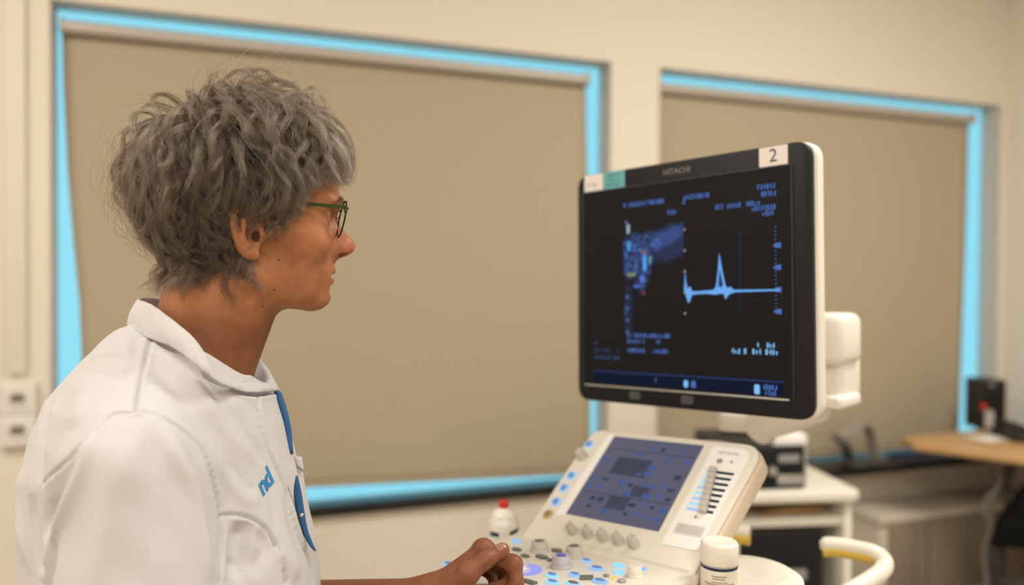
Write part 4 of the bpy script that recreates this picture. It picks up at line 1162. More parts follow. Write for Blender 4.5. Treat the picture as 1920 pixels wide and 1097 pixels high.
_ep = [(0.000, 0.0700, 0.006), (0.005, 0.0730, 0.020), (0.000, 0.0770, 0.0325), (-0.012, 0.0815, 0.0370), (-0.0235, 0.0850, 0.0275), (-0.0265, 0.0850, 0.009), (-0.0215, 0.0815, -0.009), (-0.0125, 0.0770, -0.0210), (-0.0040, 0.0735, -0.0235)]
EAR_P = [tuple(p) for p in catmull(_ep, 3)]
EAR_R = list(np.interp(np.linspace(0, 8, len(EAR_P)), range(9), [0.0022, 0.0028, 0.0033, 0.0035, 0.0035, 0.0033, 0.0034, 0.0050, 0.0055]))
def sdf_head(P):
    """P in head space; face looks along +x, left is +y"""
    S_ = P.copy(); S_[:, 1] = np.abs(S_[:, 1])
    d = ell(S_, (-0.010, 0, 0.050), (0.097, 0.074, 0.086))
    d = smin(d, ell(S_, (0.043, 0, 0.052), (0.053, 0.059, 0.056)), 0.03)
    d = smin(d, ell(S_, (0.044, 0, -0.008), (0.044, 0.055, 0.060)), 0.03)
    d = smin(d, ell(S_, (0.034, 0, -0.046), (0.050, 0.047, 0.036)), 0.025)
    d = smin(d, cone(S_, (-0.002, 0.050, -0.046), (0.066, 0.014, -0.071), 0.014, 0.011), 0.022)
    d = smin(d, ell(S_, (0.0745, 0, -0.0705), (0.0165, 0.018, 0.0135)), 0.016)
    d = smin(d, ell(S_, (0.058, 0.042, -0.006), (0.023, 0.019, 0.017)), 0.022)          # cheekbone
    d = smin(d, ell(S_, (0.069, 0, -0.040), (0.0245, 0.029, 0.024)), 0.016)             # muzzle
    d = smin(d, ell(S_, (0.0845, 0.026, 0.0405), (0.012, 0.022, 0.0085)), 0.014)        # brow ridge
    d = smin(d, ell(S_, (0.0885, 0, 0.043), (0.010, 0.016, 0.012)), 0.014)               # glabella
    d = smax(d, -ell(S_, (0.0935, 0.033, 0.021), (0.015, 0.0165, 0.0125)), 0.012)       # socket
    # nose
    no = cone(S_, (0.0835, 0, 0.028), (0.1085, 0, -0.0045), 0.0066, 0.0088)
    no = smin(no, ell(S_, (0.1105, 0, -0.0095), (0.0112, 0.0098, 0.0095)), 0.008)
    no = smin(no, ell(S_, (0.0985, 0.0115, -0.0145), (0.0115, 0.0062, 0.0082)), 0.007)
    no = smin(no, cone(S_, (0.108, 0, -0.0155), (0.093, 0, -0.0235), 0.0048, 0.0052), 0.006)
    no = smin(no, ell(S_, (0.090, 0.009, -0.002), (0.015, 0.010, 0.020)), 0.010)
    d = smin(d, no, 0.009)
    d = smax(d, -ell(S_, (0.1050, 0.0135, -0.0200), (0.0068, 0.0062, 0.0030)), 0.0012)
    # lips
    d = smin(d, ell(S_, (0.0855, 0, -0.0395), (0.0118, 0.0195, 0.0052)), 0.006)
    d = smin(d, ell(S_, (0.0845, 0, -0.0510), (0.0108, 0.0180, 0.0056)), 0.006)
    d = smax(d, -ell(S_, (0.0935, 0, -0.0452), (0.0130, 0.0215, 0.0024)), 0.003)
    d = smax(d, -ell(S_, (0.097, 0, -0.0605), (0.010, 0.016, 0.0042)), 0.007)
    # lids
    lid = ell(S_, EYE, (0.0138, 0.0145, 0.0134))
    d = smin(d, lid, 0.005)
    d = smax(d, -ell(S_, (0.0860, 0.0305, 0.0222), (0.0085, 0.0108, 0.0040)), 0.0015)
    # neck and muscles
    nk = cone(S_, (-0.006, 0, -0.030), (-0.060, 0, -0.165), 0.0535, 0.0560)
    nk = smin(nk, cone(S_, (-0.030, 0, 0.0), (-0.060, 0.0, -0.150), 0.048, 0.048), 0.03)
    nk = smin(nk, cone(S_, (-0.018, 0.052, -0.022), (-0.018, 0.016, -0.165), 0.012, 0.010), 0.016)
    nk = smin(nk, cone(S_, (-0.066, 0.012, -0.140), (-0.094, 0.085, -0.215), 0.034, 0.030), 0.025)
    d = smin(d, nk, 0.014)
    # ear
    hel = chain(S_, EAR_P, EAR_R, 0.002)
    e = smin(hel, ell(S_, (-0.010, 0.0755, 0.006), (0.0160, 0.0045, 0.029)), 0.006)
    e = smin(e, chain(S_, [(-0.008, 0.080, 0.026), (-0.016, 0.0830, 0.012), (-0.0145, 0.0815, -0.006), (-0.008, 0.0790, -0.0125)], [0.003, 0.0033, 0.0034, 0.0032], 0.002), 0.003)
    e = smax(e, -ell(S_, (-0.0055, 0.0835, -0.001), (0.0085, 0.0085, 0.0115)), 0.003)
    e = smax(e, -ell(S_, (-0.0025, 0.0760, -0.003), (0.0050, 0.0060, 0.0065)), 0.002)
    e = smin(e, ell(S_, (0.0035, 0.0755, -0.003), (0.0042, 0.0042, 0.0062)), 0.003)
    d = smin(d, e, 0.005)
    d = smax(d, -ell(S_, (-0.0005, 0.0740, -0.003), (0.0018, 0.0070, 0.0045)), 0.0015)
    return d

# --- skeleton of trunk and arms, world space
SHR = (-0.372, 0.800, 1.085); ELR = (-0.362, 0.765, 0.850); WRR = (-0.165, 0.800, 0.745)
SHL = (-0.400, 1.070, 1.095); ELL_ = (-0.305, 1.045, 0.858)
A3 = lambda px, py, d: tuple(at(px, py, d))
WRL = np.array(A3(792, 1131, 0.912))
hand_pts = {}
def sdf_trunk(P):
    d = ell(P, (-0.400, 0.925, 1.00), (0.110, 0.150, 0.165))
    d = smin(d, ell(P, (-0.395, 0.925, 0.80), (0.110, 0.150, 0.22)), 0.06)
    d = smin(d, cone(P, (-0.40, 0.87, 1.105), SHR, 0.042, 0.040), 0.03)
    d = smin(d, cone(P, (-0.41, 0.99, 1.105), SHL, 0.042, 0.040), 0.03)
    d = smin(d, ell(P, (-0.385, 0.925, 0.66), (0.125, 0.175, 0.13)), 0.05)
    return d
def sdf_arms(P):
    d = chain(P, [SHR, ELR, WRR], [0.042, 0.036, 0.026], 0.02)
    l = chain(P, [SHL, ELL_], [0.042, 0.038], 0.02)
    return np.minimum(d, l)
# --- the left hand, resting over the keys
def J(px, py, d): return np.array(A3(px, py, d))
FA0 = np.array(ELL_)
W_ = WRL
TH_ = [J(842, 1104, 0.885), J(876, 1077, 0.884), J(911, 1050, 0.893), J(943, 1031, 0.905)]
MC = [J(906, 1031, 0.925), J(902, 1036, 0.950), J(894, 1046, 0.972), J(885, 1056, 0.990)]
IX = [MC[0], J(963, 1058, 0.915), J(969, 1092, 0.906), J(953, 1110, 0.902)]
MD = [MC[1], J(958, 1062, 0.940), J(957, 1094, 0.925), J(922, 1104, 0.912)]
RG = [MC[2], J(946, 1066, 0.960), J(944, 1102, 0.945), J(915, 1112, 0.932)]
PK = [MC[3], J(926, 1078, 0.982), J(926, 1106, 0.968), J(906, 1116, 0.958)]
def sdf_hand(P):
    d = cone(P, FA0, W_, 0.037, 0.0235)
    wr2 = W_ + np.array([0.004, 0.012, -0.004])
    d = smin(d, cone(P, FA0 + np.array([0, 0.01, -0.004]), wr2, 0.034, 0.0215), 0.02)
    pal = None
    for m, r in zip(MC, (0.0125, 0.0122, 0.0115, 0.0105)):
        c = cone(P, W_ * 0.8 + m * 0.2 + (np.array(m) - MC[1]) * 0.25 + np.array([0, 0, -0.002]), np.array(m) + np.array([0, 0, -0.003]), 0.0175, r)
        pal = c if pal is None else smin(pal, c, 0.012)
    pal = smin(pal, cone(P, W_ + np.array([0.012, -0.004, -0.010]), TH_[1], 0.020, 0.0125), 0.014)
    d = smin(d, pal, 0.02)
    th = chain(P, TH_[1:], [0.0112, 0.0088, 0.0074], 0.006)
    th = smin(th, ell(P, tuple(TH_[3] * 0.9 + TH_[2] * 0.1), (0.0082, 0.0082, 0.0078)), 0.004)
    d = smin(d, th, 0.007)
    for f, r in ((IX, (0.0105, 0.0092, 0.0080, 0.0068)), (MD, (0.0105, 0.0092, 0.0080, 0.0068)), (RG, (0.010, 0.0088, 0.0076, 0.0064)), (PK, (0.0088, 0.0076, 0.0066, 0.0058))):
        fg = chain(P, f, r, 0.004)
        fg = smin(fg, ell(P, tuple(f[1]), (r[1] * 1.12,) * 3), 0.004)
        d = smin(d, fg, 0.0045)
    # knuckle bump and creases
    d = smin(d, ell(P, tuple(MC[0] + np.array([0.0, -0.002, 0.004])), (0.0105, 0.010, 0.009)), 0.008)
    web = J(887, 1050, 0.893)
    d = smax(d, -cone(P, J(872, 1056, 0.868), J(898, 1036, 0.880), 0.0022, 0.0022), 0.006)
    return d
def sdf_body_lo(P):
    d = smin(sdf_trunk(P), sdf_arms(P), 0.03)
    return smin(d, sdf_head_nk(P), 0.03)
def sdf_head_nk(P):
    Q_ = w2h(P)
    return cone(Q_, (-0.045, 0, -0.09), (-0.085, 0, -0.19), 0.05, 0.06)

body_lo_v, body_lo_q = surface_net(sdf_body_lo, (-0.56, 0.62, 0.56), (0.0, 1.18, 1.20), 0.007)
# trunk below, head and neck above one level of the same surface
def cut(V, Q, z, below):
    c = V[Q].mean(1)[:, 2]
    return Q[(c < z + 0.004) if below else (c > z - 0.002)]
body_lo_q = cut(body_lo_v, body_lo_q, 1.180, True)
def head_fn(P): return smin(sdf_head(w2h(P)), sdf_trunk(P), 0.012)
head_v, head_q = surface_net(head_fn, (-0.53, 0.72, 1.165), (-0.165, 1.15, 1.500), 0.0016)
head_q = cut(head_v, head_q, 1.180, False)
hand_v, hand_q = surface_net(sdf_hand, np.minimum(FA0, [0, 0.84, 0.885]) - 0.002 + np.array([0.03, 0, 0.0]), (0.045, 1.07, 1.03), 0.0012)
# the right hand, resting palm down on the thigh
def sdf_rhand(P):
    wr = np.array(WRR)
    d = cone(P, wr + (np.array(ELR) - wr) * 0.25, wr, 0.031, 0.0245)
    for k, (dy, l, r) in enumerate(((-0.028, 0.055, 0.0082), (-0.010, 0.070, 0.0092), (0.009, 0.075, 0.0094), (0.028, 0.068, 0.0090))):
        kn = wr + np.array([0.085, dy, -0.040])
        d = smin(d, cone(P, wr + np.array([0.008, dy * 0.5, -0.006]), kn, 0.0175, 0.0115), 0.014)
        a = kn + np.array([l * 0.55, dy * 0.10, -0.014]); b = a + np.array([l * 0.45, dy * 0.05, -0.026])
        d = smin(d, chain(P, [kn, a, b], [0.0112, r, r * 0.85], 0.004), 0.004)
    t0 = wr + np.array([0.022, 0.030, -0.016])
    return smin(d, chain(P, [wr + np.array([0.004, 0.008, -0.006]), t0, t0 + np.array([0.036, 0.026, -0.018]), t0 + np.array([0.064, 0.030, -0.032])], [0.020, 0.0145, 0.0108, 0.0092], 0.006), 0.008)
rh_v, rh_q = surface_net(sdf_rhand, (-0.21, 0.725, 0.62), (0.04, 0.895, 0.80), 0.0022)
rh_v = smooth_verts(rh_v, rh_q, 2, 0.4)
head_v = smooth_verts(head_v, head_q, 2, 0.4)
hand_v = smooth_verts(hand_v, hand_q, 3, 0.45)
nA, nB = len(head_v), len(head_v) + len(hand_v)
nB2 = nB + len(rh_v)
BV_ = np.concatenate([head_v, hand_v, rh_v, body_lo_v]); BQ_ = np.concatenate([head_q, hand_q + nA, rh_q + nB, body_lo_q + nB2])

def skin_material():
    m = bpy.data.materials.new('skin'); m.use_nodes = True
    nt = m.node_tree; b = nt.nodes['Principled BSDF']; L = nt.links.new
    tc = nt.nodes.new('ShaderNodeTexCoord')
    at_ = nt.nodes.new('ShaderNodeAttribute'); at_.attribute_name = 'tone'
    n1 = nt.nodes.new('ShaderNodeTexNoise'); n1.inputs['Scale'].default_value = 55; n1.inputs['Detail'].default_value = 5
    L(tc.outputs['Object'], n1.inputs['Vector'])
    r1 = nt.nodes.new('ShaderNodeValToRGB'); e = r1.color_ramp.elements
    e[0].position = 0.3; e[0].color = (0.80, 0.76, 0.72, 1); e[1].position = 0.7; e[1].color = (1.08, 1.08, 1.08, 1)
    L(n1.outputs['Fac'], r1.inputs['Fac'])
    n3 = nt.nodes.new('ShaderNodeTexNoise'); n3.inputs['Scale'].default_value = 420; n3.inputs['Detail'].default_value = 2
    L(tc.outputs['Object'], n3.inputs['Vector'])
    r3 = nt.nodes.new('ShaderNodeValToRGB'); e = r3.color_ramp.elements
    e[0].position = 0.30; e[0].color = (0.93, 0.90, 0.88, 1); e[1].position = 0.45; e[1].color = (1, 1, 1, 1)
    L(n3.outputs['Fac'], r3.inputs['Fac'])
    def mul(a, c):
        x = nt.nodes.new('ShaderNodeMix'); x.data_type = 'RGBA'; x.blend_type = 'MULTIPLY'; x.inputs[0].default_value = 1.0
        L(a, x.inputs[6]); L(c, x.inputs[7]); return x.outputs[2]
    c = mul(mul(at_.outputs['Color'], r1.outputs['Color']), r3.outputs['Color'])
    L(c, b.inputs['Base Color'])
    b.inputs['Roughness'].default_value = 0.48
    b.inputs['Specular IOR Level'].default_value = 0.28
    b.inputs['Subsurface Weight'].default_value = 0.25
    b.inputs['Subsurface Radius'].default_value = (1.0, 0.38, 0.18)
    b.inputs['Subsurface Scale'].default_value = 0.006
    n2 = nt.nodes.new('ShaderNodeTexNoise'); n2.inputs['Scale'].default_value = 900; n2.inputs['Detail'].default_value = 4
    L(tc.outputs['Object'], n2.inputs['Vector'])
    bp = nt.nodes.new('ShaderNodeBump'); bp.inputs['Strength'].default_value = 0.16; bp.inputs['Distance'].default_value = 0.0006
    L(n2.outputs['Fac'], bp.inputs['Height']); L(bp.outputs['Normal'], b.inputs['Normal'])
    return m
M_skin = skin_material()
SKIN = np.array([0.375, 0.155, 0.068])
body_me = np_mesh('person', BV_, BQ_)
body_me.materials.append(M_skin)
tone = np.tile(SKIN, (len(BV_), 1))
hl = (head_v - HO) @ HR.T
def gm(c, r): return np.exp(-(((hl - np.array(c)) / np.array(r)) ** 2).sum(1))
hla = hl.copy(); hla[:, 1] = np.abs(hla[:, 1])
def gms(c, r): return np.exp(-(((hla - np.array(c)) / np.array(r)) ** 2).sum(1))
T_ = tone[:nA]
def blend(col, w):
    global T_
    T_ = T_ * (1 - w[:, None]) + np.array(col) * w[:, None]
blend((0.46, 0.145, 0.085), 0.75 * gm((0.112, 0, -0.010), (0.018, 0.020, 0.018)))              # redder nose
blend((0.43, 0.170, 0.080), 0.5 * gms((0.062, 0.045, -0.004), (0.025, 0.03, 0.022)))
blend((0.085, 0.026, 0.018), np.clip(1.5 * gms((0.1050, 0.0115, -0.0200), (0.0064, 0.0055, 0.0026)), 0, 0.95))       # inside of the nostrils
lipw = np.clip(1.4 * np.maximum(gms((0.094, 0, -0.0395), (0.012, 0.019, 0.0042)), gms((0.092, 0, -0.0505), (0.012, 0.018, 0.0048))), 0, 1) * (hl[:, 0] > 0.070)
blend((0.36, 0.105, 0.080), 0.85 * lipw)
blend((0.19, 0.070, 0.028), 0.9 * np.clip((-hl[:, 2] - 0.075) / 0.03, 0, 1))                    # neck darkened, shade under the jaw put into the colour
blend((0.44, 0.175, 0.095), 0.45 * gms((-0.012, 0.08, 0.0), (0.02, 0.012, 0.035)))              # ear
scalp_dark = np.clip((hl[:, 2] - np.interp(hl[:, 0], [-.13, -.07, -.040, -.022, -.008, .006, .016, .028, .040, .055, .075, .09], [-.066, -.064, -.048, .000, .050, .044, .010, .022, .052, .076, .094, .102])) / 0.01, 0, 1) * (np.abs(hl[:, 1]) < 0.0765)
blend((0.075, 0.052, 0.038), 0.9 * scalp_dark)
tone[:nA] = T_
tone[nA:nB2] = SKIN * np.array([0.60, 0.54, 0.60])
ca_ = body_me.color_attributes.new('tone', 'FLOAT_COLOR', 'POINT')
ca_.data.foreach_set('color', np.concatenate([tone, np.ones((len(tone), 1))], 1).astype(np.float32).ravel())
person = bpy.data.objects.new('person', body_me)
COL.objects.link(person); attach(person)
tag(person, 'person in a white coat with short grey hair sitting in profile, facing the monitor', 'person')

# moles on cheek and jaw, eyes, teeth, eyebrows
body_bvh = BVHTree.FromPolygons([Vector(v) for v in head_v], [tuple(int(i) for i in q) for q in head_q])
M_mole = mat('mole', (0.10, 0.035, 0.018), 0.5, noise=0.1)
def hit(px, py, bvh=None):
    r_ = (bvh or body_bvh).ray_cast(CAM, ray(px, py))
    return r_[0], r_[1]
for px, py, s in ((522, 487, 0.0013), (514.5, 543.5, 0.0014), (492.5, 574.5, 0.0014)):
    p, n_ = hit(px, py)
    if p is None: continue
    bm = bmesh.new(); bmesh.ops.create_uvsphere(bm, u_segments=12, v_segments=8, radius=s)
    for v in bm.verts: v.co.z *= 0.5
    smooth_by_angle(from_bm('mole', bm, M_mole, person, Matrix.Translation(p) @ n_.to_track_quat('Z', 'Y').to_matrix().to_4x4()), 80)
def eye_material():
    m = mat('eyeball', (0.30, 0.26, 0.24), 0.12, noise=0.02)
    return m
M_eye = eye_material()
M_iris = mat('iris', (0.055, 0.05, 0.035), 0.1, noise=0.3, nscale=900)
M_pupil = mat('pupil', (0.004, 0.004, 0.004), 0.08, noise=0.1)
for sgn in (-1, 1):
    bm = bmesh.new(); bmesh.ops.create_uvsphere(bm, u_segments=32, v_segments=20, radius=0.0122)
    Me = HM @ Matrix.Translation((EYE[0], sgn * EYE[1], EYE[2]))
    eo = smooth_by_angle(from_bm('eye', bm, M_eye, person, Me), 80)
    gaze = Me @ Matrix.Rotation(0.15, 4, 'Z') @ Matrix.Rotation(PI / 2, 4, 'Y')
    for nm, m_, r0, z0 in (('iris', M_iris, 0.0058, 0.0111), ('pupil', M_pupil, 0.0024, 0.0121)):
        pr_ = []
        for i in range(9):
            a = r0 * i / 8
            pr_.append((a, math.sqrt(max(0.01252 ** 2 - a * a, 0)) + (0.0001 if nm == 'pupil' else 0)))
        lathe(nm, gaze, pr_[::-1], m_, eo, 24, 80)
# teeth: an upper row of separate rounded blocks glimpsed between the lips
tv = bmesh.new()
for i in range(-3, 4):
    a = i * 0.26
    c_ = (0.0655 + 0.0200 * math.cos(a), 0.0195 * math.sin(a), -0.0425)
    b2 = box_bm(0.0035, 0.0054, 0.0075, 0.001, 2)
    me = bpy.data.meshes.new('t'); b2.to_mesh(me); b2.free()
    me.transform(Matrix.Translation(c_) @ Matrix.Rotation(a, 4, 'Z')); tv.from_mesh(me); bpy.data.meshes.remove(me)
o = from_bm('teeth', tv, mat('tooth', (0.75, 0.68, 0.56), 0.25, noise=0.02), person, HM); o['kind'] = 'stuff'

# ------------------------------------------------------------------ the white coat
ZT = np.array([0.50, 0.72, 0.85, 0.934, 0.989, 1.039, 1.090, 1.128, 1.163, 1.191, 1.2175, 1.242, 1.28])
XB = np.array([-.525, -.530, -.533, -.536, -.542, -.544, -.540, -.530, -.516, -.496, -.466, -.452, -.41])
XF = np.array([-.215, -.220, -.224, -.229, -.236, -.247, -.261, -.270, -.281, -.293, -.302, -.313, -.33])
YB = np.array([.185, .178, .174, .170, .166, .162, .157, .150, .140, .117, .098, .080, .06])
YC = np.array([.930, .930, .930, .930, .930, .930, .930, .930, .930, .930, .930, .930, .93])
def sdf_coat(P):
    z = P[:, 2]
    xb = np.interp(z, ZT, XB); xf = np.interp(z, ZT, XF); b = np.interp(z, ZT, YB); cy = np.interp(z, ZT, YC)
    cx = (xb + xf) / 2; a = (xf - xb) / 2
    yaw = 0.10
    X = P[:, 0] - cx; Y = P[:, 1] - cy
    X2 = X * math.cos(yaw) + Y * math.sin(yaw) * 0.6; Y2 = -X * math.sin(yaw) * 0.6 + Y * math.cos(yaw)
    r = ((np.abs(X2) / a) ** 2.25 + (np.abs(Y2) / b) ** 2.25) ** (1 / 2.25)
    d = (r - 1) * np.minimum(a, b) * 0.92
    d = smax(d, (z - 1.245) * 1.0, 0.03)
    # shoulders and sleeves
    d = smin(d, cone(P, (-0.405, 0.880, 1.170), (-0.372, 0.785, 1.112), 0.050, 0.060), 0.045)
    sl = cone(P, (-0.364, 0.785, 1.098), (-0.350, 0.742, 0.84), 0.066, 0.086)
    d = smin(d, sl, 0.018)
    d = smin(d, cone(P, (-0.415, 0.985, 1.165), (-0.400, 1.075, 1.112), 0.048, 0.056), 0.05)
    d = smin(d, cone(P, (-0.400, 1.080, 1.095), (-0.335, 1.062, 0.90), 0.066, 0.070), 0.02)
    # room for the neck
    d = smax(d, -cone(P, (-0.390, 0.930, 1.200), (-0.345, 0.935, 1.33), 0.050, 0.066), 0.008)
    d = smax(d, -ell(P, (-0.325, 0.942, 1.245), (0.060, 0.066, 0.086)), 0.006)
    return d
coat_v, coat_q = surface_net(sdf_coat, (-0.605, 0.640, 0.700), (-0.17, 1.175, 1.270), 0.0019)
ctr = coat_v[coat_q].mean(1)
# sleeve ends and hem stay open
coat_v = smooth_verts(coat_v, coat_q, 2, 0.5)
def bvh_of(V, Q): return BVHTree.FromPolygons([Vector(v) for v in V], [tuple(int(i) for i in q) for q in Q])
coat_bvh = bvh_of(coat_v, coat_q)
def on_coat(pts, sub=5, bvh=None):
    out = []
    for p in catmull([(x, y, 0) for x, y in pts], sub):
        h_, _ = hit(p.x, p.y, bvh or coat_bvh)
        if h_ is not None: out.append(np.array(h_))
    return np.array(out)
def dist_to_line(V, L_, reach):
    lo, hi = L_.min(0) - reach, L_.max(0) + reach
    idx = np.where(((V >= lo) & (V <= hi)).all(1))[0]
    if len(idx) == 0: return idx, idx, idx
    best = np.full(len(idx), 1e9); par = np.zeros(len(idx))
    A, B = L_[:-1], L_[1:]
    Vs = V[idx]
    for k in range(len(A)):
        ab = B[k] - A[k]; l2 = ab @ ab + 1e-12
        t = np.clip(((Vs - A[k]) @ ab) / l2, 0, 1)
        dd = ((Vs - A[k] - t[:, None] * ab) ** 2).sum(1)
        m = dd < best
        best[m] = dd[m]; par[m] = (k + t[m]) / len(A)
    return idx, np.sqrt(best), par
coat_n = normals_of(coat_v, coat_q)
def fold(V, nrm, pts, w, amp, taper=True):
    L_ = on_coat(pts)
    if len(L_) < 3: return
    idx, dd, par = dist_to_line(V, L_, 3 * w)
    if len(idx) == 0: return
    g = np.exp(-(dd / w) ** 2) * amp
    if taper: g *= np.clip(np.minimum(par, 1 - par) * 5, 0, 1) ** 0.8 if taper is True else np.clip((1 - par) * 3, 0, 1)
    V[idx] += nrm[idx] * g[:, None]
def cz3(x, y): return (x / 1.969, 540 + y / 1.969)
# broad low wobble of loose cotton
def wob(V, f, ph): return np.sin(V @ np.array([f * 0.9, f * 0.5, f * 0.4]) + ph) * np.sin(V @ np.array([-f * 0.35, f * 0.8, f * 0.5]) + 2.1 * ph)
coat_v += coat_n * (0.0012 * wob(coat_v, 48, 0.4) + 0.0008 * wob(coat_v, 95, 1.7))[:, None]
FOLDS = [   # crop-of-coat coordinates, width m, height m
    ([(378, 490), (330, 590), (275, 720), (222, 860), (185, 1000), (170, 1092)], 0.010, 0.0050),
    ([(300, 600), (235, 720), (195, 830), (165, 940)], 0.012, -0.0040),
    ([(600, 500), (650, 600), (710, 720), (745, 850), (765, 1000), (770, 1090)], 0.011, 0.0035),
    ([(520, 480), (480, 620), (420, 780), (380, 950), (350, 1090)], 0.016, 0.0022),
    ([(560, 500), (590, 640), (610, 800), (610, 1000)], 0.014, -0.0022),
    ([(690, 560), (740, 680), (775, 800), (795, 950)], 0.008, -0.0025),
    ([(165, 440), (140, 560), (120, 680), (112, 800), (120, 920)], 0.006, 0.0026),
    ([(185, 420), (165, 520), (155, 640), (150, 720)], 0.007, -0.0030),
    ([(215, 400), (190, 520), (172, 640)], 0.007, 0.0024),
    ([(95, 560), (75, 680), (65, 800), (75, 920), (110, 1060)], 0.010, 0.0025),
    ([(120, 760), (125, 880), (150, 1000), (170, 1060)], 0.008, -0.0040),
    ([(620, 220), (700, 320), (770, 430), (850, 550), (930, 660)], 0.012, 0.0034),
    ([(560, 250), (640, 370), (730, 490), (820, 610)], 0.012, -0.0028),
    ([(720, 300), (800, 400), (880, 500), (960, 610), (1010, 700)], 0.011, -0.0030),
    ([(860, 385), (870, 480), (905, 570), (960, 660), (985, 740)], 0.007, 0.0020),
    ([(900, 400), (960, 480), (990, 560), (1020, 650)], 0.008, -0.0022),
    ([(960, 400), (965, 480), (985, 560), (1030, 650)], 0.005, 0.0016),
    ([(770, 590), (830, 700), (900, 770), (960, 800)], 0.009, 0.0022),
    ([(830, 640), (900, 720), (950, 760)], 0.008, -0.0020),
    ([(900, 860), (890, 930), (890, 1000), (850, 1070)], 0.015, -0.0080),
    ([(960, 890), (985, 960), (960, 1010), (930, 1060)], 0.012, -0.0045),
    ([(1020, 960), (1060, 1010), (1090, 1080)], 0.010, 0.0030),
    ([(1010, 740), (1040, 830), (1060, 920), (1085, 1000), (1100, 1085)], 0.008, 0.0022),
    ([(1050, 760), (1075, 850), (1100, 930), (1130, 1020)], 0.006, -0.0018),
    ([(990, 700), (1010, 800), (1020, 900)], 0.007, -0.0016),
    ([(240, 230), (320, 250), (400, 240), (500, 235)], 0.007, 0.0016),
    ([(220, 300), (320, 320), (430, 330), (510, 300)], 0.012, -0.0018),
    ([(480, 160), (470, 240), (440, 330)], 0.008, 0.0014),
    ([(330, 330), (300, 420), (260, 520)], 0.014, 0.0024),
    ([(1060, 640), (1085, 700), (1100, 780)], 0.006, 0.0015),
    ([(840, 860), (830, 960), (820, 1085)], 0.007, 0.0025),
]
SEAMS = [   # grooves of the sewn lines
    [(556, 190), (540, 250), (520, 330), (505, 400), (497, 460)],
    [(165, 722), (200, 680), (260, 620), (320, 560), (370, 505), (410, 468), (450, 458), (497, 462)],
    [(497, 462), (540, 458), (600, 480), (670, 520), (730, 570), (765, 630), (790, 720), (810, 820), (815, 930), (810, 1092)],
    [(815, 842), (870, 838), (930, 852), (980, 885), (1015, 940), (1040, 1010), (1055, 1090)],
    [(480, 130), (560, 188), (660, 245), (720, 300), (800, 350), (880, 385), (960, 392), (1025, 382)],
    [(955, 395), (962, 480), (985, 570), (1015, 650), (1050, 730), (1075, 820), (1100, 900), (1140, 1000), (1155, 1080)],
]
def pucker(V, nrm, pts):
    L_ = on_coat(pts)
    if len(L_) < 3: return
    idx, dd, par = dist_to_line(V, L_, 0.016)
    ln = np.linalg.norm(np.diff(L_, axis=0), axis=1).sum()
    s_ = par * ln
    g = np.exp(-((dd - 0.0035) / 0.0035) ** 2) * 0.00038 * np.sin(2 * PI * s_ / 0.0085 + 2.2 * np.sin(s_ * 90)) * (0.55 + 0.45 * np.sin(s_ * 47 + 1))
    V[idx] += nrm[idx] * g[:, None]
for pts, w, a in FOLDS: fold(coat_v, coat_n, [cz3(*p) for p in pts], w * 0.85, a * 1.25)
for s_ in SEAMS:
    q = [cz3(*p) for p in s_]
    fold(coat_v, coat_n, q, 0.0022, -0.0045, None)
    fold(coat_v, coat_n, [(x + 6, y + 5) for x, y in q], 0.0040, 0.0014, None)
    pucker(coat_v, coat_n, q)
M_coat = mat('white_cotton', (0.555, 0.535, 0.550), 0.8, noise=0.015, nscale=300, bump=0.18, bscale=2200, sheen=0.15)
M_coatin = mat('coat_lining', (0.60, 0.52, 0.50), 0.85, noise=0.04, nscale=300)
M_coatblue = mat('blue_facing', (0.026, 0.115, 0.28), 0.75, noise=0.06, nscale=600)
M_thread = mat('blue_embroidery', (0.028, 0.21, 0.52), 0.6, noise=0.15, nscale=1500)
coat_me = np_mesh('white_coat', coat_v, coat_q)
coat_me.materials.append(M_coat)
coat = bpy.data.objects.new('white_coat', coat_me); COL.objects.link(coat); attach(coat, None, person)
coat['label'] = 'white cotton coat'
coat_bvh2 = bvh_of(coat_v, coat_q)

# stand-up collar: one closed band around the neck
top_n = [(258, 559, .912), (276, 566, .872), (294, 577, .852), (328, 601, .832), (364, 632, .825), (390, 667, .826), (408, 691, .834), (435, 712, .850), (449, 716, .866), (471, 713, .892), (499, 717, .922), (523, 729, .957)]
bot_n = [(239, 611, .912), (258, 628, .866), (281, 637, .842), (321, 652, .820), (358, 677, .812), (389, 702, .812), (412, 716, .822), (432, 727, .840), (449, 733, .856), (481, 736, .885), (505, 736, .920), (521, 736, .960)]
# far half of the neckline, mirrored through the plane of the neck in real space
top_f = [(513, 719, .985), (510, 708, .998), (501, 687, 1.010), (481, 670, 1.018), (440, 655, 1.018), (390, 630, 1.012), (345, 590, 1.000), (306, 563, .975), (276, 557, .948)]
ringT = [at(*q) for q in top_n + top_f]
ringB = [at(*q) for q in bot_n] + [p + vec(0.004, 0.006, -0.030) for p in [at(*q) for q in top_f]]
ringT = catmull(ringT, 5, True); ringB = catmull(ringB, 5, True)
cvs, cfs = [], []
rows = 7
cen = sum(ringT, Vector()) / len(ringT)
for i, (t, b) in enumerate(zip(ringT, ringB)):
    out_ = (t - cen); out_.z = 0; out_.normalize()
    for j in range(rows):
        s_ = j / (rows - 1)
        bulge = math.sin(PI * s_) * 0.0032 * (1 + 0.5 * math.sin(i * 0.55)) + 0.0006 * math.sin(i * 1.7 + j)
        cvs.append(b.lerp(t, s_) + out_ * bulge)
nR = len(ringT)
for i in range(nR):
    for j in range(rows - 1):
        a = i * rows + j; b = ((i + 1) % nR) * rows + j
        cfs.append((a, b, b + 1, a + 1))
col_o = make('collar', cvs, cfs, M_coat, coat, smooth=True)
col_o.data.materials.append(M_coatin)
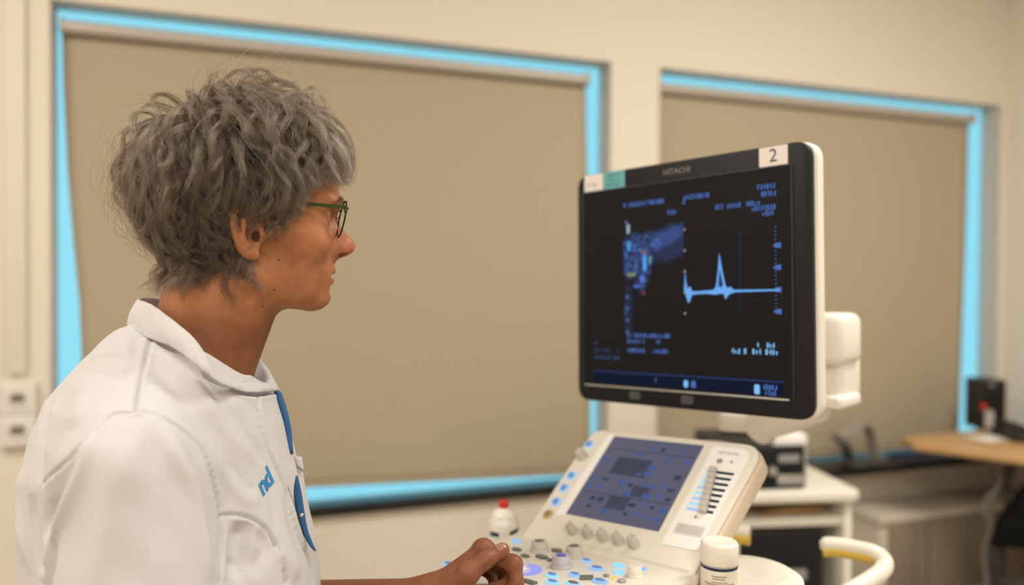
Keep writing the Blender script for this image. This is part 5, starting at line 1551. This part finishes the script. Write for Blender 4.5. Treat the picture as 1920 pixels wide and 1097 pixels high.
md = col_o.modifiers.new('thick', 'SOLIDIFY'); md.thickness = 0.0032; md.offset = -1; md.material_offset = 1
md2 = col_o.modifiers.new('soft', 'SUBSURF'); md2.levels = 1; md2.render_levels = 1

# blue facing showing along the front edge, the gaping front, the far pocket and its button
def ribbon(name, left, right, d, m, parent, thick=0.0025, n=14, dd=0.0):
    Lp = catmull([(x, y, 0) for x, y in left], 6); Rp = catmull([(x, y, 0) for x, y in right], 6)
    vs, fs = [], []
    for i in range(n + 1):
        t = i / n
        a = Lp[min(int(t * (len(Lp) - 1)), len(Lp) - 1)]; b = Rp[min(int(t * (len(Rp) - 1)), len(Rp) - 1)]
        for k in range(3):
            q = a.lerp(b, k / 2)
            vs.append(at(q.x, q.y, d + dd * t - 0.002 * math.sin(PI * k / 2)))
    for i in range(n):
        for k in range(2):
            p = i * 3 + k
            fs.append((p, p + 3, p + 4, p + 1))
    o = make(name, vs, fs, m, parent, smooth=True)
    md = o.modifiers.new('thick', 'SOLIDIFY'); md.thickness = thick; md.offset = 0
    return o
ribbon('front_facing', [(514, 733), (524, 765), (533, 800), (540, 850)], [(527, 734), (538, 768), (546, 806), (549.5, 852)], 0.955, M_coatblue, coat)['label'] = 'blue facing along the front edge'
# far half of the coat front with its breast pocket
ribbon('chest_pocket', [(530, 852), (530, 890), (540, 960), (556, 1040)], [(565, 857), (569, 890), (576, 940), (590, 1030)], 0.972, M_coat, coat, 0.003)
ribbon('pocket_hem', [(548, 856), (550, 861), (551, 864), (552, 868)], [(565.5, 856.5), (567.5, 868), (568.5, 876), (569.5, 884)], 0.969, M_coat, coat, 0.003, 4)
def on_front(px, py, lift=0.0012):
    h_, n_ = hit(px, py, coat_bvh2)
    return None if h_ is None else h_ + n_ * lift
lens_l = [(556, 892), (552, 915), (553, 940), (560, 970), (569, 1000), (580, 1020), (590, 1032)]
lens_r = [(557, 892), (565, 922), (570, 955), (576, 990), (584, 1015), (591, 1033)]
ribbon('front_gap_facing', lens_l, lens_r, 0.908, M_coatblue, coat, 0.002, 18, 0.018)['label'] = 'blue facing showing where the coat front gapes'
p = at(565.5, 966, 0.912)
bt = lathe('snap_button', frame(p, RT, UP, -FW), [(0, 0.0014), (0.0012, 0.0013), (0.0021, 0.0008), (0.0025, 0.0), (0, 0)], M_silver, coat, 16)
# embroidered letters following the cloth
def letters(s, o, ex, ey, name):
    cu = bpy.data.curves.new('t', 'FONT'); cu.body = s; cu.size = 1.0; cu.resolution_u = 5; cu.offset = 0.035; cu.shear = 0.15; cu.space_character = 0.88
    t = bpy.data.objects.new('t', cu); COL.objects.link(t)
    me = bpy.data.meshes.new_from_object(t.evaluated_get(bpy.context.evaluated_depsgraph_get()))
    bpy.data.objects.remove(t); bpy.data.curves.remove(cu)
    bm = bmesh.new(); bm.from_mesh(me); bpy.data.meshes.remove(me)
    bmesh.ops.triangulate(bm, faces=bm.faces[:])
    bmesh.ops.subdivide_edges(bm, edges=bm.edges[:], cuts=1)
    for v in bm.verts:
        px = o[0] + v.co.x * ex[0] + v.co.y * ey[0]; py = o[1] + v.co.x * ex[1] + v.co.y * ey[1]
        h_ = on_front(px, py, 0.0006)
        v.co = h_ if h_ is not None else at(px, py, 0.90)
    o_ = from_bm(name, bm, M_thread, coat)
    o_.data.materials.clear(); o_.data.materials.append(M_thread)
    return o_
letters('nd', (492, 931), (23, -31), (-22, -38), 'embroidered_lettering')

# ------------------------------------------------------------------ lower body, out of frame below: trousers, shoes, stool
M_trouser = mat('white_trouser', (0.74, 0.72, 0.70), 0.8, noise=0.03, bump=0.15, bscale=900)
M_shoe = mat('white_shoe', (0.70, 0.69, 0.67), 0.5, noise=0.04)
def sdf_legs(P):
    d = ell(P, (-0.395, 0.925, 0.66), (0.150, 0.190, 0.12))
    for y, s_ in ((0.84, -1), (1.01, 1)):
        d = smin(d, chain(P, [(-0.40, y, 0.645), (-0.03, y - 0.0 + 0.03 * s_, 0.600), (-0.08, y + 0.03 * s_, 0.12)], [0.090, 0.068, 0.052], 0.03), 0.03)
    return d
lv, lq = surface_net(sdf_legs, (-0.58, 0.70, 0.10), (0.07, 1.15, 0.80), 0.008)
trm = np_mesh('trousers', lv, lq); trm.materials.append(M_trouser)
tr_o = bpy.data.objects.new('trousers', trm); COL.objects.link(tr_o); attach(tr_o, None, person)
for y in (0.81, 1.04):
    def sdf_shoe(P, y=y):
        d = cone(P, (-0.085, y, 0.05), (0.075, y, 0.032), 0.046, 0.036)
        d = smin(d, cone(P, (-0.085, y, 0.06), (-0.08, y, 0.13), 0.044, 0.046), 0.03)
        return smax(d, -(P[:, 2] - 0.004), 0.006)
    sv, sq = surface_net(sdf_shoe, (-0.15, y - 0.07, 0.0), (0.13, y + 0.07, 0.17), 0.005)
    sm = np_mesh('shoe', sv, sq); sm.materials.append(M_shoe)
    so = bpy.data.objects.new('shoe', sm); COL.objects.link(so); attach(so, None, person)
stool = empty('stool', (-0.40, 0.925, 0), 'round stool with a black padded seat under the seated person in the white coat', 'stool')
SM = Matrix.Translation((-0.40, 0.925, 0))
lathe('seat', SM, [(0, 0.485), (0.17, 0.485), (0.185, 0.50), (0.185, 0.53), (0.17, 0.542), (0, 0.542)], M_blackm, stool, 40)
lathe('column', SM, [(0.03, 0.10), (0.03, 0.485)], M_silver, stool, 20)
for k in range(5):
    a = 2 * PI * k / 5 + 0.3
    e_ = Vector((-0.40 + 0.27 * math.cos(a), 0.925 + 0.27 * math.sin(a), 0.075))
    tube('leg', [vec(-0.40, 0.925, 0.11), e_], [0.022, 0.014], M_silver, stool, 10)
    lathe('caster', frame(vec(e_.x, e_.y, 0.03), Z, Vector((-math.sin(a), math.cos(a), 0)), Vector((-math.cos(a), -math.sin(a), 0)) * -1), [(0, -0.012), (0.03, -0.012), (0.03, 0.012), (0, 0.012)], M_blackm, stool, 16)

# ------------------------------------------------------------------ hair
HR_ = np.random.default_rng(5)
def sdf_skull(P):
    S_ = P.copy(); S_[:, 1] = np.abs(S_[:, 1])
    d = ell(S_, (-0.010, 0, 0.050), (0.097, 0.074, 0.086))
    d = smin(d, ell(S_, (0.043, 0, 0.052), (0.053, 0.059, 0.056)), 0.03)
    d = smin(d, ell(S_, (0.044, 0, -0.008), (0.044, 0.055, 0.060)), 0.03)
    d = smin(d, ell(S_, (0.034, 0, -0.046), (0.050, 0.047, 0.036)), 0.025)
    return smin(d, cone(S_, (-0.006, 0, -0.030), (-0.060, 0, -0.165), 0.0535, 0.0560), 0.02)
def grad(P, e=0.0015):
    g = np.stack([sdf_skull(P + np.eye(3, dtype=np.float32)[i] * e) - sdf_skull(P - np.eye(3, dtype=np.float32)[i] * e) for i in range(3)], 1)
    return g / (np.linalg.norm(g, axis=1, keepdims=True) + 1e-9)
def unit(v): return v / (np.linalg.norm(v, axis=1, keepdims=True) + 1e-9)
HLX = [-.13, -.07, -.040, -.022, -.008, .006, .016, .028, .040, .055, .075, .09]
HLZ = [-.068, -.066, -.050, -.004, .046, .040, .006, .018, .048, .072, .090, .098]
def is_scalp(p):
    z0 = np.interp(p[:, 0], HLX, HLZ)
    ear = (np.abs(p[:, 1]) > 0.0695) & (p[:, 2] < 0.043) & (p[:, 0] > -0.032) & (p[:, 0] < 0.010)
    return (p[:, 2] > z0) & ~ear & (sdf_skull(p.astype(np.float32)) < 0.004)
cand = hl[is_scalp(hl)].astype(np.float32)
NL = 1500
wgt = 1.0 + 2.8 * np.clip((0.0 - cand[:, 2]) / 0.03, 0, 1); wgt = wgt / wgt.sum()
roots_l = cand[HR_.choice(len(cand), NL, replace=False, p=wgt)]
CROWN = np.array([-0.052, 0.012, 0.130], np.float32)
NP_ = 14
def guides(R0, lift_mul, len_mul, curl_amp, turn):
    """one path per lock: over the skull away from the crown, lifted, falling back, curling"""
    n_ = len(R0)
    p = R0.copy(); nn = grad(p)
    d0 = p - CROWN
    g = d0 - nn * (d0 * nn).sum(1, keepdims=True); g = unit(g)
    b = np.cross(nn, g)
    a = HR_.normal(0, turn, n_)[:, None]
    g = unit(g * np.cos(a) + b * np.sin(a)).astype(np.float32)
    x, z = p[:, 0], p[:, 2]
    top = np.clip((z - 0.060) / 0.05, 0, 1); back = np.clip((-x - 0.045) / 0.04, 0, 1); front = np.clip((x - 0.045) / 0.03, 0, 1)
    nape = np.clip((0.000 - z) / 0.03, 0, 1); temple = np.clip((x - 0.002) / 0.012, 0, 1) * np.clip((0.075 - z) / 0.03, 0, 1)
    L_ = 0.066 + 0.016 * top + 0.004 * back + 0.018 * np.clip((0.045 - z) / 0.02, 0, 1) * np.clip((-x - 0.02) / 0.02, 0, 1) * (1 - nape) - 0.008 * nape - 0.030 * temple - 0.026 * front
    H_ = 0.024 + 0.032 * top * (1 - 0.55 * back) + 0.002 * back * (1 - nape) - 0.017 * nape - 0.019 * temple - 0.030 * front * (1 - 0.3 * top)
    H_ = np.maximum(H_, 0.005) * lift_mul; L_ = L_ * len_mul
    pts = np.zeros((n_, NP_, 3), np.float32); nrm = np.zeros_like(pts); tan = np.zeros_like(pts)
    down = np.array([0, 0, -1], np.float32)
    for k in range(NP_):
        nn = grad(p)
        p = p - nn * sdf_skull(p)[:, None]
        g = g + 0.10 * down * (0.3 + 0.7 * (1 - top))[:, None]
        g = unit(g - nn * (g * nn).sum(1, keepdims=True))
        pts[:, k] = p; nrm[:, k] = nn; tan[:, k] = g
        p = p + g * (L_ / (NP_ - 1))[:, None]
    t = np.linspace(0, 1, NP_, dtype=np.float32)[None]
    prof = (1 - (1 - np.minimum(t / 0.5, 1)) ** 2.0) * (1 - 0.42 * np.clip((t - 0.55) / 0.45, 0, 1) ** 1.5)
    ph = HR_.uniform(0, 2 * PI, n_)[:, None]
    fq = (L_ / HR_.uniform(0.030, 0.060, n_))[:, None]
    amp = (curl_amp * HR_.uniform(0.4, 1.25, n_) * (1 - 0.55 * np.maximum(nape, temple)))[:, None] * t ** 1.1
    b = np.cross(nrm, tan)
    prof = prof * (1 - 0.40 * np.clip((pts[..., 0] - 0.045) / 0.045, 0, 1))
    off = nrm * (prof * H_[:, None] + amp * 0.7 * np.sin(ph + 2 * PI * fq * t))[..., None] + b * (amp * np.cos(ph + 2 * PI * fq * t))[..., None]
    # nape tips flick out backwards
    flick = (np.clip((-R0[:, 0] - 0.045) / 0.03, 0, 1) * np.clip((0.035 - R0[:, 2]) / 0.03, 0, 1) * np.clip((R0[:, 2] + 0.035) / 0.03, 0, 1))[:, None] * t ** 2 * 0.026 * HR_.uniform(0.0, 1.2, n_)[:, None]
    off = off + np.array([-1, -0.1, 0.15], np.float32) * flick[..., None]
    return pts + off
lift = HR_.uniform(0.12, 1.0, NL) ** 0.75
G_ = guides(roots_l, lift, HR_.uniform(0.75, 1.15, NL), 0.0105, 0.65)
NS = 60000
ri = HR_.choice(len(cand), NS, replace=True, p=wgt)
roots = cand[ri] + HR_.normal(0, 0.0005, (NS, 3)).astype(np.float32)
own = np.zeros(NS, int)
for s in range(0, NS, 2000):
    dd = ((roots[s:s + 2000, None] - roots_l[None]) ** 2).sum(-1)
    k3 = np.argpartition(dd, 3, axis=1)[:, :3]
    own[s:s + 2000] = k3[np.arange(len(k3)), HR_.choice(3, len(k3), p=[0.5, 0.3, 0.2])]
t = np.linspace(0, 1, NP_, dtype=np.float32)[None, :, None]
clump = HR_.uniform(0.55, 0.95, NS).astype(np.float32)[:, None, None]
stp = G_[own] + (roots - roots_l[own])[:, None] * (1 - clump * t)
fz = HR_.normal(0, 1, (NS, 3, 3)).astype(np.float32)
stp = stp + 0.0022 * (fz[:, None, 0] * np.sin(2.6 * t + fz[:, None, 2, :1]) * t + 0.7 * fz[:, None, 1] * np.sin(7.5 * t + fz[:, None, 2, 1:2]) * t)
# shorten strands at random by resampling
cutl = HR_.uniform(0.62, 1.0, NS).astype(np.float32)
# the fringe and temples are cut short: nothing hangs into the face
zf = np.interp(stp[..., 0], [0.010, 0.0139, 0.0277, 0.045, 0.052, 0.060, 0.075, 0.14], [-0.05, -0.016, 0.000, 0.026, 0.046, 0.058, 0.064, 0.066]) + HR_.normal(0, 0.0045, NS)[:, None]
bad = (stp[..., 2] < zf) & (stp[..., 0] > 0.010)
first = np.where(bad.any(1), bad.argmax(1), NP_ - 1)
cutl = np.minimum(cutl, np.maximum(first - 0.4, 0.6) / (NP_ - 1)).astype(np.float32)
tt = np.linspace(0, 1, NP_, dtype=np.float32)[None] * cutl[:, None] * (NP_ - 1)
i0 = np.clip(tt.astype(int), 0, NP_ - 2); fr = (tt - i0)[..., None]
ar = np.arange(NS)[:, None]
stp = stp[ar, i0] * (1 - fr) + stp[ar, i0 + 1] * fr
# loose flyaway hairs arching off the back and the top
nf = 260
fc = cand[(cand[:, 0] < -0.01) & (cand[:, 2] > 0.045)]
fr0 = fc[HR_.choice(len(fc), nf)]
FG = guides(fr0, HR_.uniform(1.05, 1.5, nf), HR_.uniform(1.0, 1.5, nf), 0.012, 0.7)
stp = np.concatenate([stp, FG])
roots_all = np.concatenate([roots, fr0])
flat_ = stp.reshape(-1, 3).astype(np.float32)
sd = sdf_skull(flat_); m = sd < 0.0022
flat_[m] += grad(flat_[m]) * (0.0022 - sd[m])[:, None]
# keep clear of the face: no strand below the fringe line in front
nT = len(stp)
world = (flat_ @ HR + HO).astype(np.float32)
gx = roots_all[:, 0]; gz = roots_all[:, 2]
silver = -0.06 + 3.8 * np.clip(gx + 0.01, 0, 1) + 0.9 * np.clip(gz - 0.10, 0, 1) - 2.2 * np.clip(0.03 - gz, 0, 1) - 0.9 * np.clip(-gx - 0.03, 0, 1)
lock_tone = HR_.normal(0, 0.10, NL)
silver = silver + np.concatenate([lock_tone[own], np.zeros(nf)]) + HR_.normal(0, 0.12, nT)
silver = np.where(HR_.uniform(0, 1, nT) < 0.11 + 0.5 * np.clip(gx + 0.02, 0, 0.1), np.maximum(silver, 0) * 0.6 + HR_.uniform(0.35, 0.75, nT), silver * 0.52)
silver = np.clip(silver, 0.02, 0.95)[:, None]
tp_ = np.linspace(0, 1, NP_)[None]
sv = np.clip(silver * (0.55 + 0.65 * tp_), 0, 1)[..., None]
colr = np.array([0.028, 0.0175, 0.010]) * (1 - sv) + np.array([0.34, 0.285, 0.225]) * sv
def strands(name, world_pts, cols, n_curves, npts, rad, mat_, parent):
    hc = bpy.data.hair_curves.new(name)
    hc.add_curves([npts] * n_curves)
    hc.attributes['position'].data.foreach_set('vector', world_pts.astype(np.float32).ravel())
    ra = hc.attributes.get('radius') or hc.attributes.new('radius', 'FLOAT', 'POINT')
    ra.data.foreach_set('value', rad.astype(np.float32).ravel())
    ca = hc.attributes.new('strand_tone', 'FLOAT_COLOR', 'POINT')
    ca.data.foreach_set('color', np.concatenate([cols.reshape(-1, 3), np.ones((n_curves * npts, 1))], 1).astype(np.float32).ravel())
    hc.materials.append(mat_)
    o = bpy.data.objects.new(name, hc); COL.objects.link(o); attach(o, None, parent)
    return o
def hair_material(name):
    m = bpy.data.materials.new(name); m.use_nodes = True
    nt = m.node_tree; nt.nodes.clear()
    h = nt.nodes.new('ShaderNodeBsdfHairPrincipled'); o = nt.nodes.new('ShaderNodeOutputMaterial'); a = nt.nodes.new('ShaderNodeAttribute')
    a.attribute_name = 'strand_tone'
    h.parametrization = 'COLOR'
    h.inputs['Roughness'].default_value = 0.38
    h.inputs['Radial Roughness'].default_value = 0.55
    h.inputs['Random Roughness'].default_value = 0.2
    nt.links.new(a.outputs['Color'], h.inputs['Color']); nt.links.new(h.outputs[0], o.inputs['Surface'])
    return m
M_hair = hair_material('hair_strands')
rad = np.repeat(np.linspace(0.00013, 0.00006, NP_)[None], nT, 0) * HR_.uniform(0.8, 1.25, nT)[:, None]
hair = strands('hair', world, colr, nT, NP_, rad, M_hair, person)
hair['label'] = 'short wavy grey brown hair'
# eyebrows and upper lashes
def skull_face(p):
    """push points of the face onto the finished face surface"""
    q = p.astype(np.float32)
    for _ in range(6):
        q = q - 0.9 * sdf_head(q)[:, None] * np.array([1, 0, 0], np.float32)
    return q
for sgn in (-1, 1):
    nb_ = 260
    u = HR_.uniform(0, 1, nb_)
    y = 0.010 + 0.042 * u
    z = 0.0405 + 0.006 * np.sin(PI * np.clip(u * 0.95, 0, 1)) - 0.004 * u ** 3 + HR_.normal(0, 0.0012, nb_)
    base = skull_face(np.stack([np.full(nb_, 0.10), sgn * y, z], 1))
    dr = np.stack([0.20 * np.ones(nb_) - 0.75 * u, sgn * np.ones(nb_), 0.45 - 0.7 * u + HR_.normal(0, 0.15, nb_)], 1); dr = unit(dr)
    ln = HR_.uniform(0.005, 0.009, nb_)[:, None, None]
    tq = np.linspace(0, 1, 5)[None, :, None]
    pts = base[:, None] + dr[:, None] * ln * tq + np.array([0.0022, 0, -0.0008]) * np.sin(PI * tq * 0.7) - np.array([0.0006, 0, 0])
    w_ = pts.reshape(-1, 3) @ HR + HO
    strands('eyebrow', w_, np.tile([0.050, 0.034, 0.024], (nb_ * 5, 1)), nb_, 5, np.tile(np.linspace(0.00013, 0.00005, 5), (nb_, 1)), M_hair, person)
    nl_ = 46
    u = np.linspace(-1, 1, nl_)
    basel = np.stack([EYE[0] + 0.0138 * np.cos(u * 0.85), sgn * (EYE[1] + 0.0128 * np.sin(u * 0.95)), EYE[2] + 0.0036 * (1 - u ** 2) + 0.0006], 1)
    drl = unit(np.stack([np.ones(nl_), sgn * 0.5 * u, 0.35 * np.ones(nl_)], 1))
    tq = np.linspace(0, 1, 4)[None, :, None]
    pts = basel[:, None] + drl[:, None] * 0.0075 * tq + np.array([0, 0, 0.003]) * tq ** 2
    strands('eyelashes', pts.reshape(-1, 3) @ HR + HO, np.tile([0.02, 0.015, 0.012], (nl_ * 4, 1)), nl_, 4, np.tile(np.linspace(0.00012, 0.00004, 4), (nl_, 1)), M_hair, person)

# ------------------------------------------------------------------ spectacles
M_rimdark = mat('dark_green_rim', (0.018, 0.022, 0.012), 0.35, metal=0.3, noise=0.1)
M_temple = mat('green_temple', (0.044, 0.056, 0.010), 0.40, metal=0.35, noise=0.08, nscale=60)
M_lens = glass('spectacle_lens', (0.98, 0.985, 0.98), 0.05)
def hp_(p): return Vector(h2w(p))
gl = empty('spectacles', hp_((0.10, 0, 0.0215)), 'thin round dark spectacles with green side arms worn by the seated person', 'glasses')
LC = (0.0985, 0.0335, 0.0215); LR = 0.0217
pant = math.radians(11); wrap = math.radians(3)
def lens_pt(sgn, a, r=LR, dx=0.0):
    y = r * math.cos(a); z = r * 0.98 * math.sin(a)
    x = z * math.sin(pant) - abs(0) + dx
    x -= (y * 1.0) * math.sin(wrap)
    return (LC[0] + x, sgn * (LC[1] + y), LC[2] + z * math.cos(pant))
for sgn, nm in ((-1, 'near'), (1, 'far')):
    ring = [hp_(lens_pt(sgn, 2 * PI * i / 48)) for i in range(48)]
    tube('lens_rim', ring, 0.00095, M_rimdark, gl, 8, True, (1.0, 1.35), Vector(HF))
    vs = [hp_((LC[0] + 0.0012, sgn * LC[1], LC[2]))] + [hp_(lens_pt(sgn, 2 * PI * i / 48, LR - 0.0006)) for i in range(48)]
    o = make('lens', vs, [(0, 1 + i, 1 + (i + 1) % 48) for i in range(48)], M_lens, gl, smooth=True)
    # end piece and side arm
    e0 = lens_pt(sgn, math.radians(30))
    tube('end_piece', [hp_(e0), hp_((e0[0] + 0.001, e0[1] + sgn * 0.003, e0[2] + 0.0008)), hp_((e0[0] - 0.0035, sgn * 0.0600, e0[2] + 0.0012))], 0.0016, M_temple, gl, 8)
    arm_p = [(e0[0] - 0.001, sgn * 0.0595, e0[2] + 0.0014), (0.075, sgn * 0.0640, 0.0340), (0.040, sgn * 0.0705, 0.0355), (0.006, sgn * 0.0765, 0.0375), (-0.010, sgn * 0.0785, 0.0360), (-0.026, sgn * 0.0760, 0.0150), (-0.030, sgn * 0.0740, -0.004)]
    P_ = catmull([hp_(q) for q in arm_p], 6)
    hts = np.interp(np.linspace(0, 1, len(P_)), [0, 0.15, 0.5, 1], [0.0024, 0.0021, 0.0015, 0.0013])
    vs, fs = [], []
    side = Vector(HL) * sgn
    for p_, h_ in zip(P_, hts):
        for a, b in ((-1, -1), (1, -1), (1, 1), (-1, 1)): vs.append(p_ + side * 0.0007 * a + Vector(HU) * h_ * b)
    for i in range(len(P_) - 1):
        for j in range(4): fs.append((i * 4 + j, i * 4 + (j + 1) % 4, i * 4 + 4 + (j + 1) % 4, i * 4 + 4 + j))
    fs.append((0, 1, 2, 3)); fs.append(tuple(range(len(P_) * 4 - 4, len(P_) * 4)))
    tm = smooth_by_angle(make('side_arm', vs, fs, M_temple, gl), 40); tm['label'] = 'green side arm'
    box('hinge', HM @ Matrix.Translation((e0[0] - 0.002, sgn * 0.0585, e0[2] - 0.0025)), (0.004, 0.002, 0.0045), 0.0004, M_temple, gl)
    # nose pad
    tube('pad_arm', [hp_(lens_pt(sgn, math.radians(165))), hp_((0.0945, sgn * 0.0105, 0.020)), hp_((0.0930, sgn * 0.0100, 0.0165))], 0.0005, M_rimdark, gl, 6)
    bm = bmesh.new(); bmesh.ops.create_uvsphere(bm, u_segments=12, v_segments=8, radius=1)
    for v in bm.verts: v.co = Vector((v.co.x * 0.0028, v.co.y * 0.0011, v.co.z * 0.0050))
    smooth_by_angle(from_bm('nose_pad', bm, M_lens, gl, HM @ Matrix.Translation((0.0930, sgn * 0.0098, 0.0150))), 80)
tube('bridge', catmull([hp_(lens_pt(-1, math.radians(152))), hp_((LC[0] + 0.004, -0.006, LC[2] + 0.0125)), hp_((LC[0] + 0.0045, 0.006, LC[2] + 0.0125)), hp_(lens_pt(1, math.radians(152)))], 5), 0.0011, M_rimdark, gl, 8)

# ------------------------------------------------------------------ thumb nail and finger nails
M_nail = mat('finger_nail', (0.30, 0.145, 0.09), 0.35, noise=0.03)
hand_bvh = bvh_of(hand_v, hand_q)
def nail(name, tip, along, up, w, l):
    along = along.normalized(); side = along.cross(up).normalized(); up = side.cross(along).normalized()
    vs, fs = [], []
    n, k = 8, 8
    for i in range(n + 1):
        for j in range(k + 1):
            a = (j / k - 0.5) * 1.7
            wl = w * (1 if i > 1 else (0.80, 0.95)[i])
            p = tip + along * (l * (i / n - 0.72)) + side * (wl * 0.5 * math.sin(a) / math.sin(0.85)) + up * 0.02
            h_ = hand_bvh.ray_cast(p, -up)
            q = h_[0] if h_[0] is not None else p - up * 0.012
            vs.append(q + up * 0.00045)
    for i in range(n):
        for j in range(k):
            a = i * (k + 1) + j; fs.append((a, a + 1, a + k + 2, a + k + 1))
    o = make(name, vs, fs, M_nail, person, smooth=True)
    md = o.modifiers.new('s', 'SOLIDIFY'); md.thickness = 0.0004
nail('thumb_nail', Vector(TH_[3]), Vector(TH_[3] - TH_[2]), UP * 0.75 - FW * 0.65 - RT * 0.25, 0.0105, 0.0125)
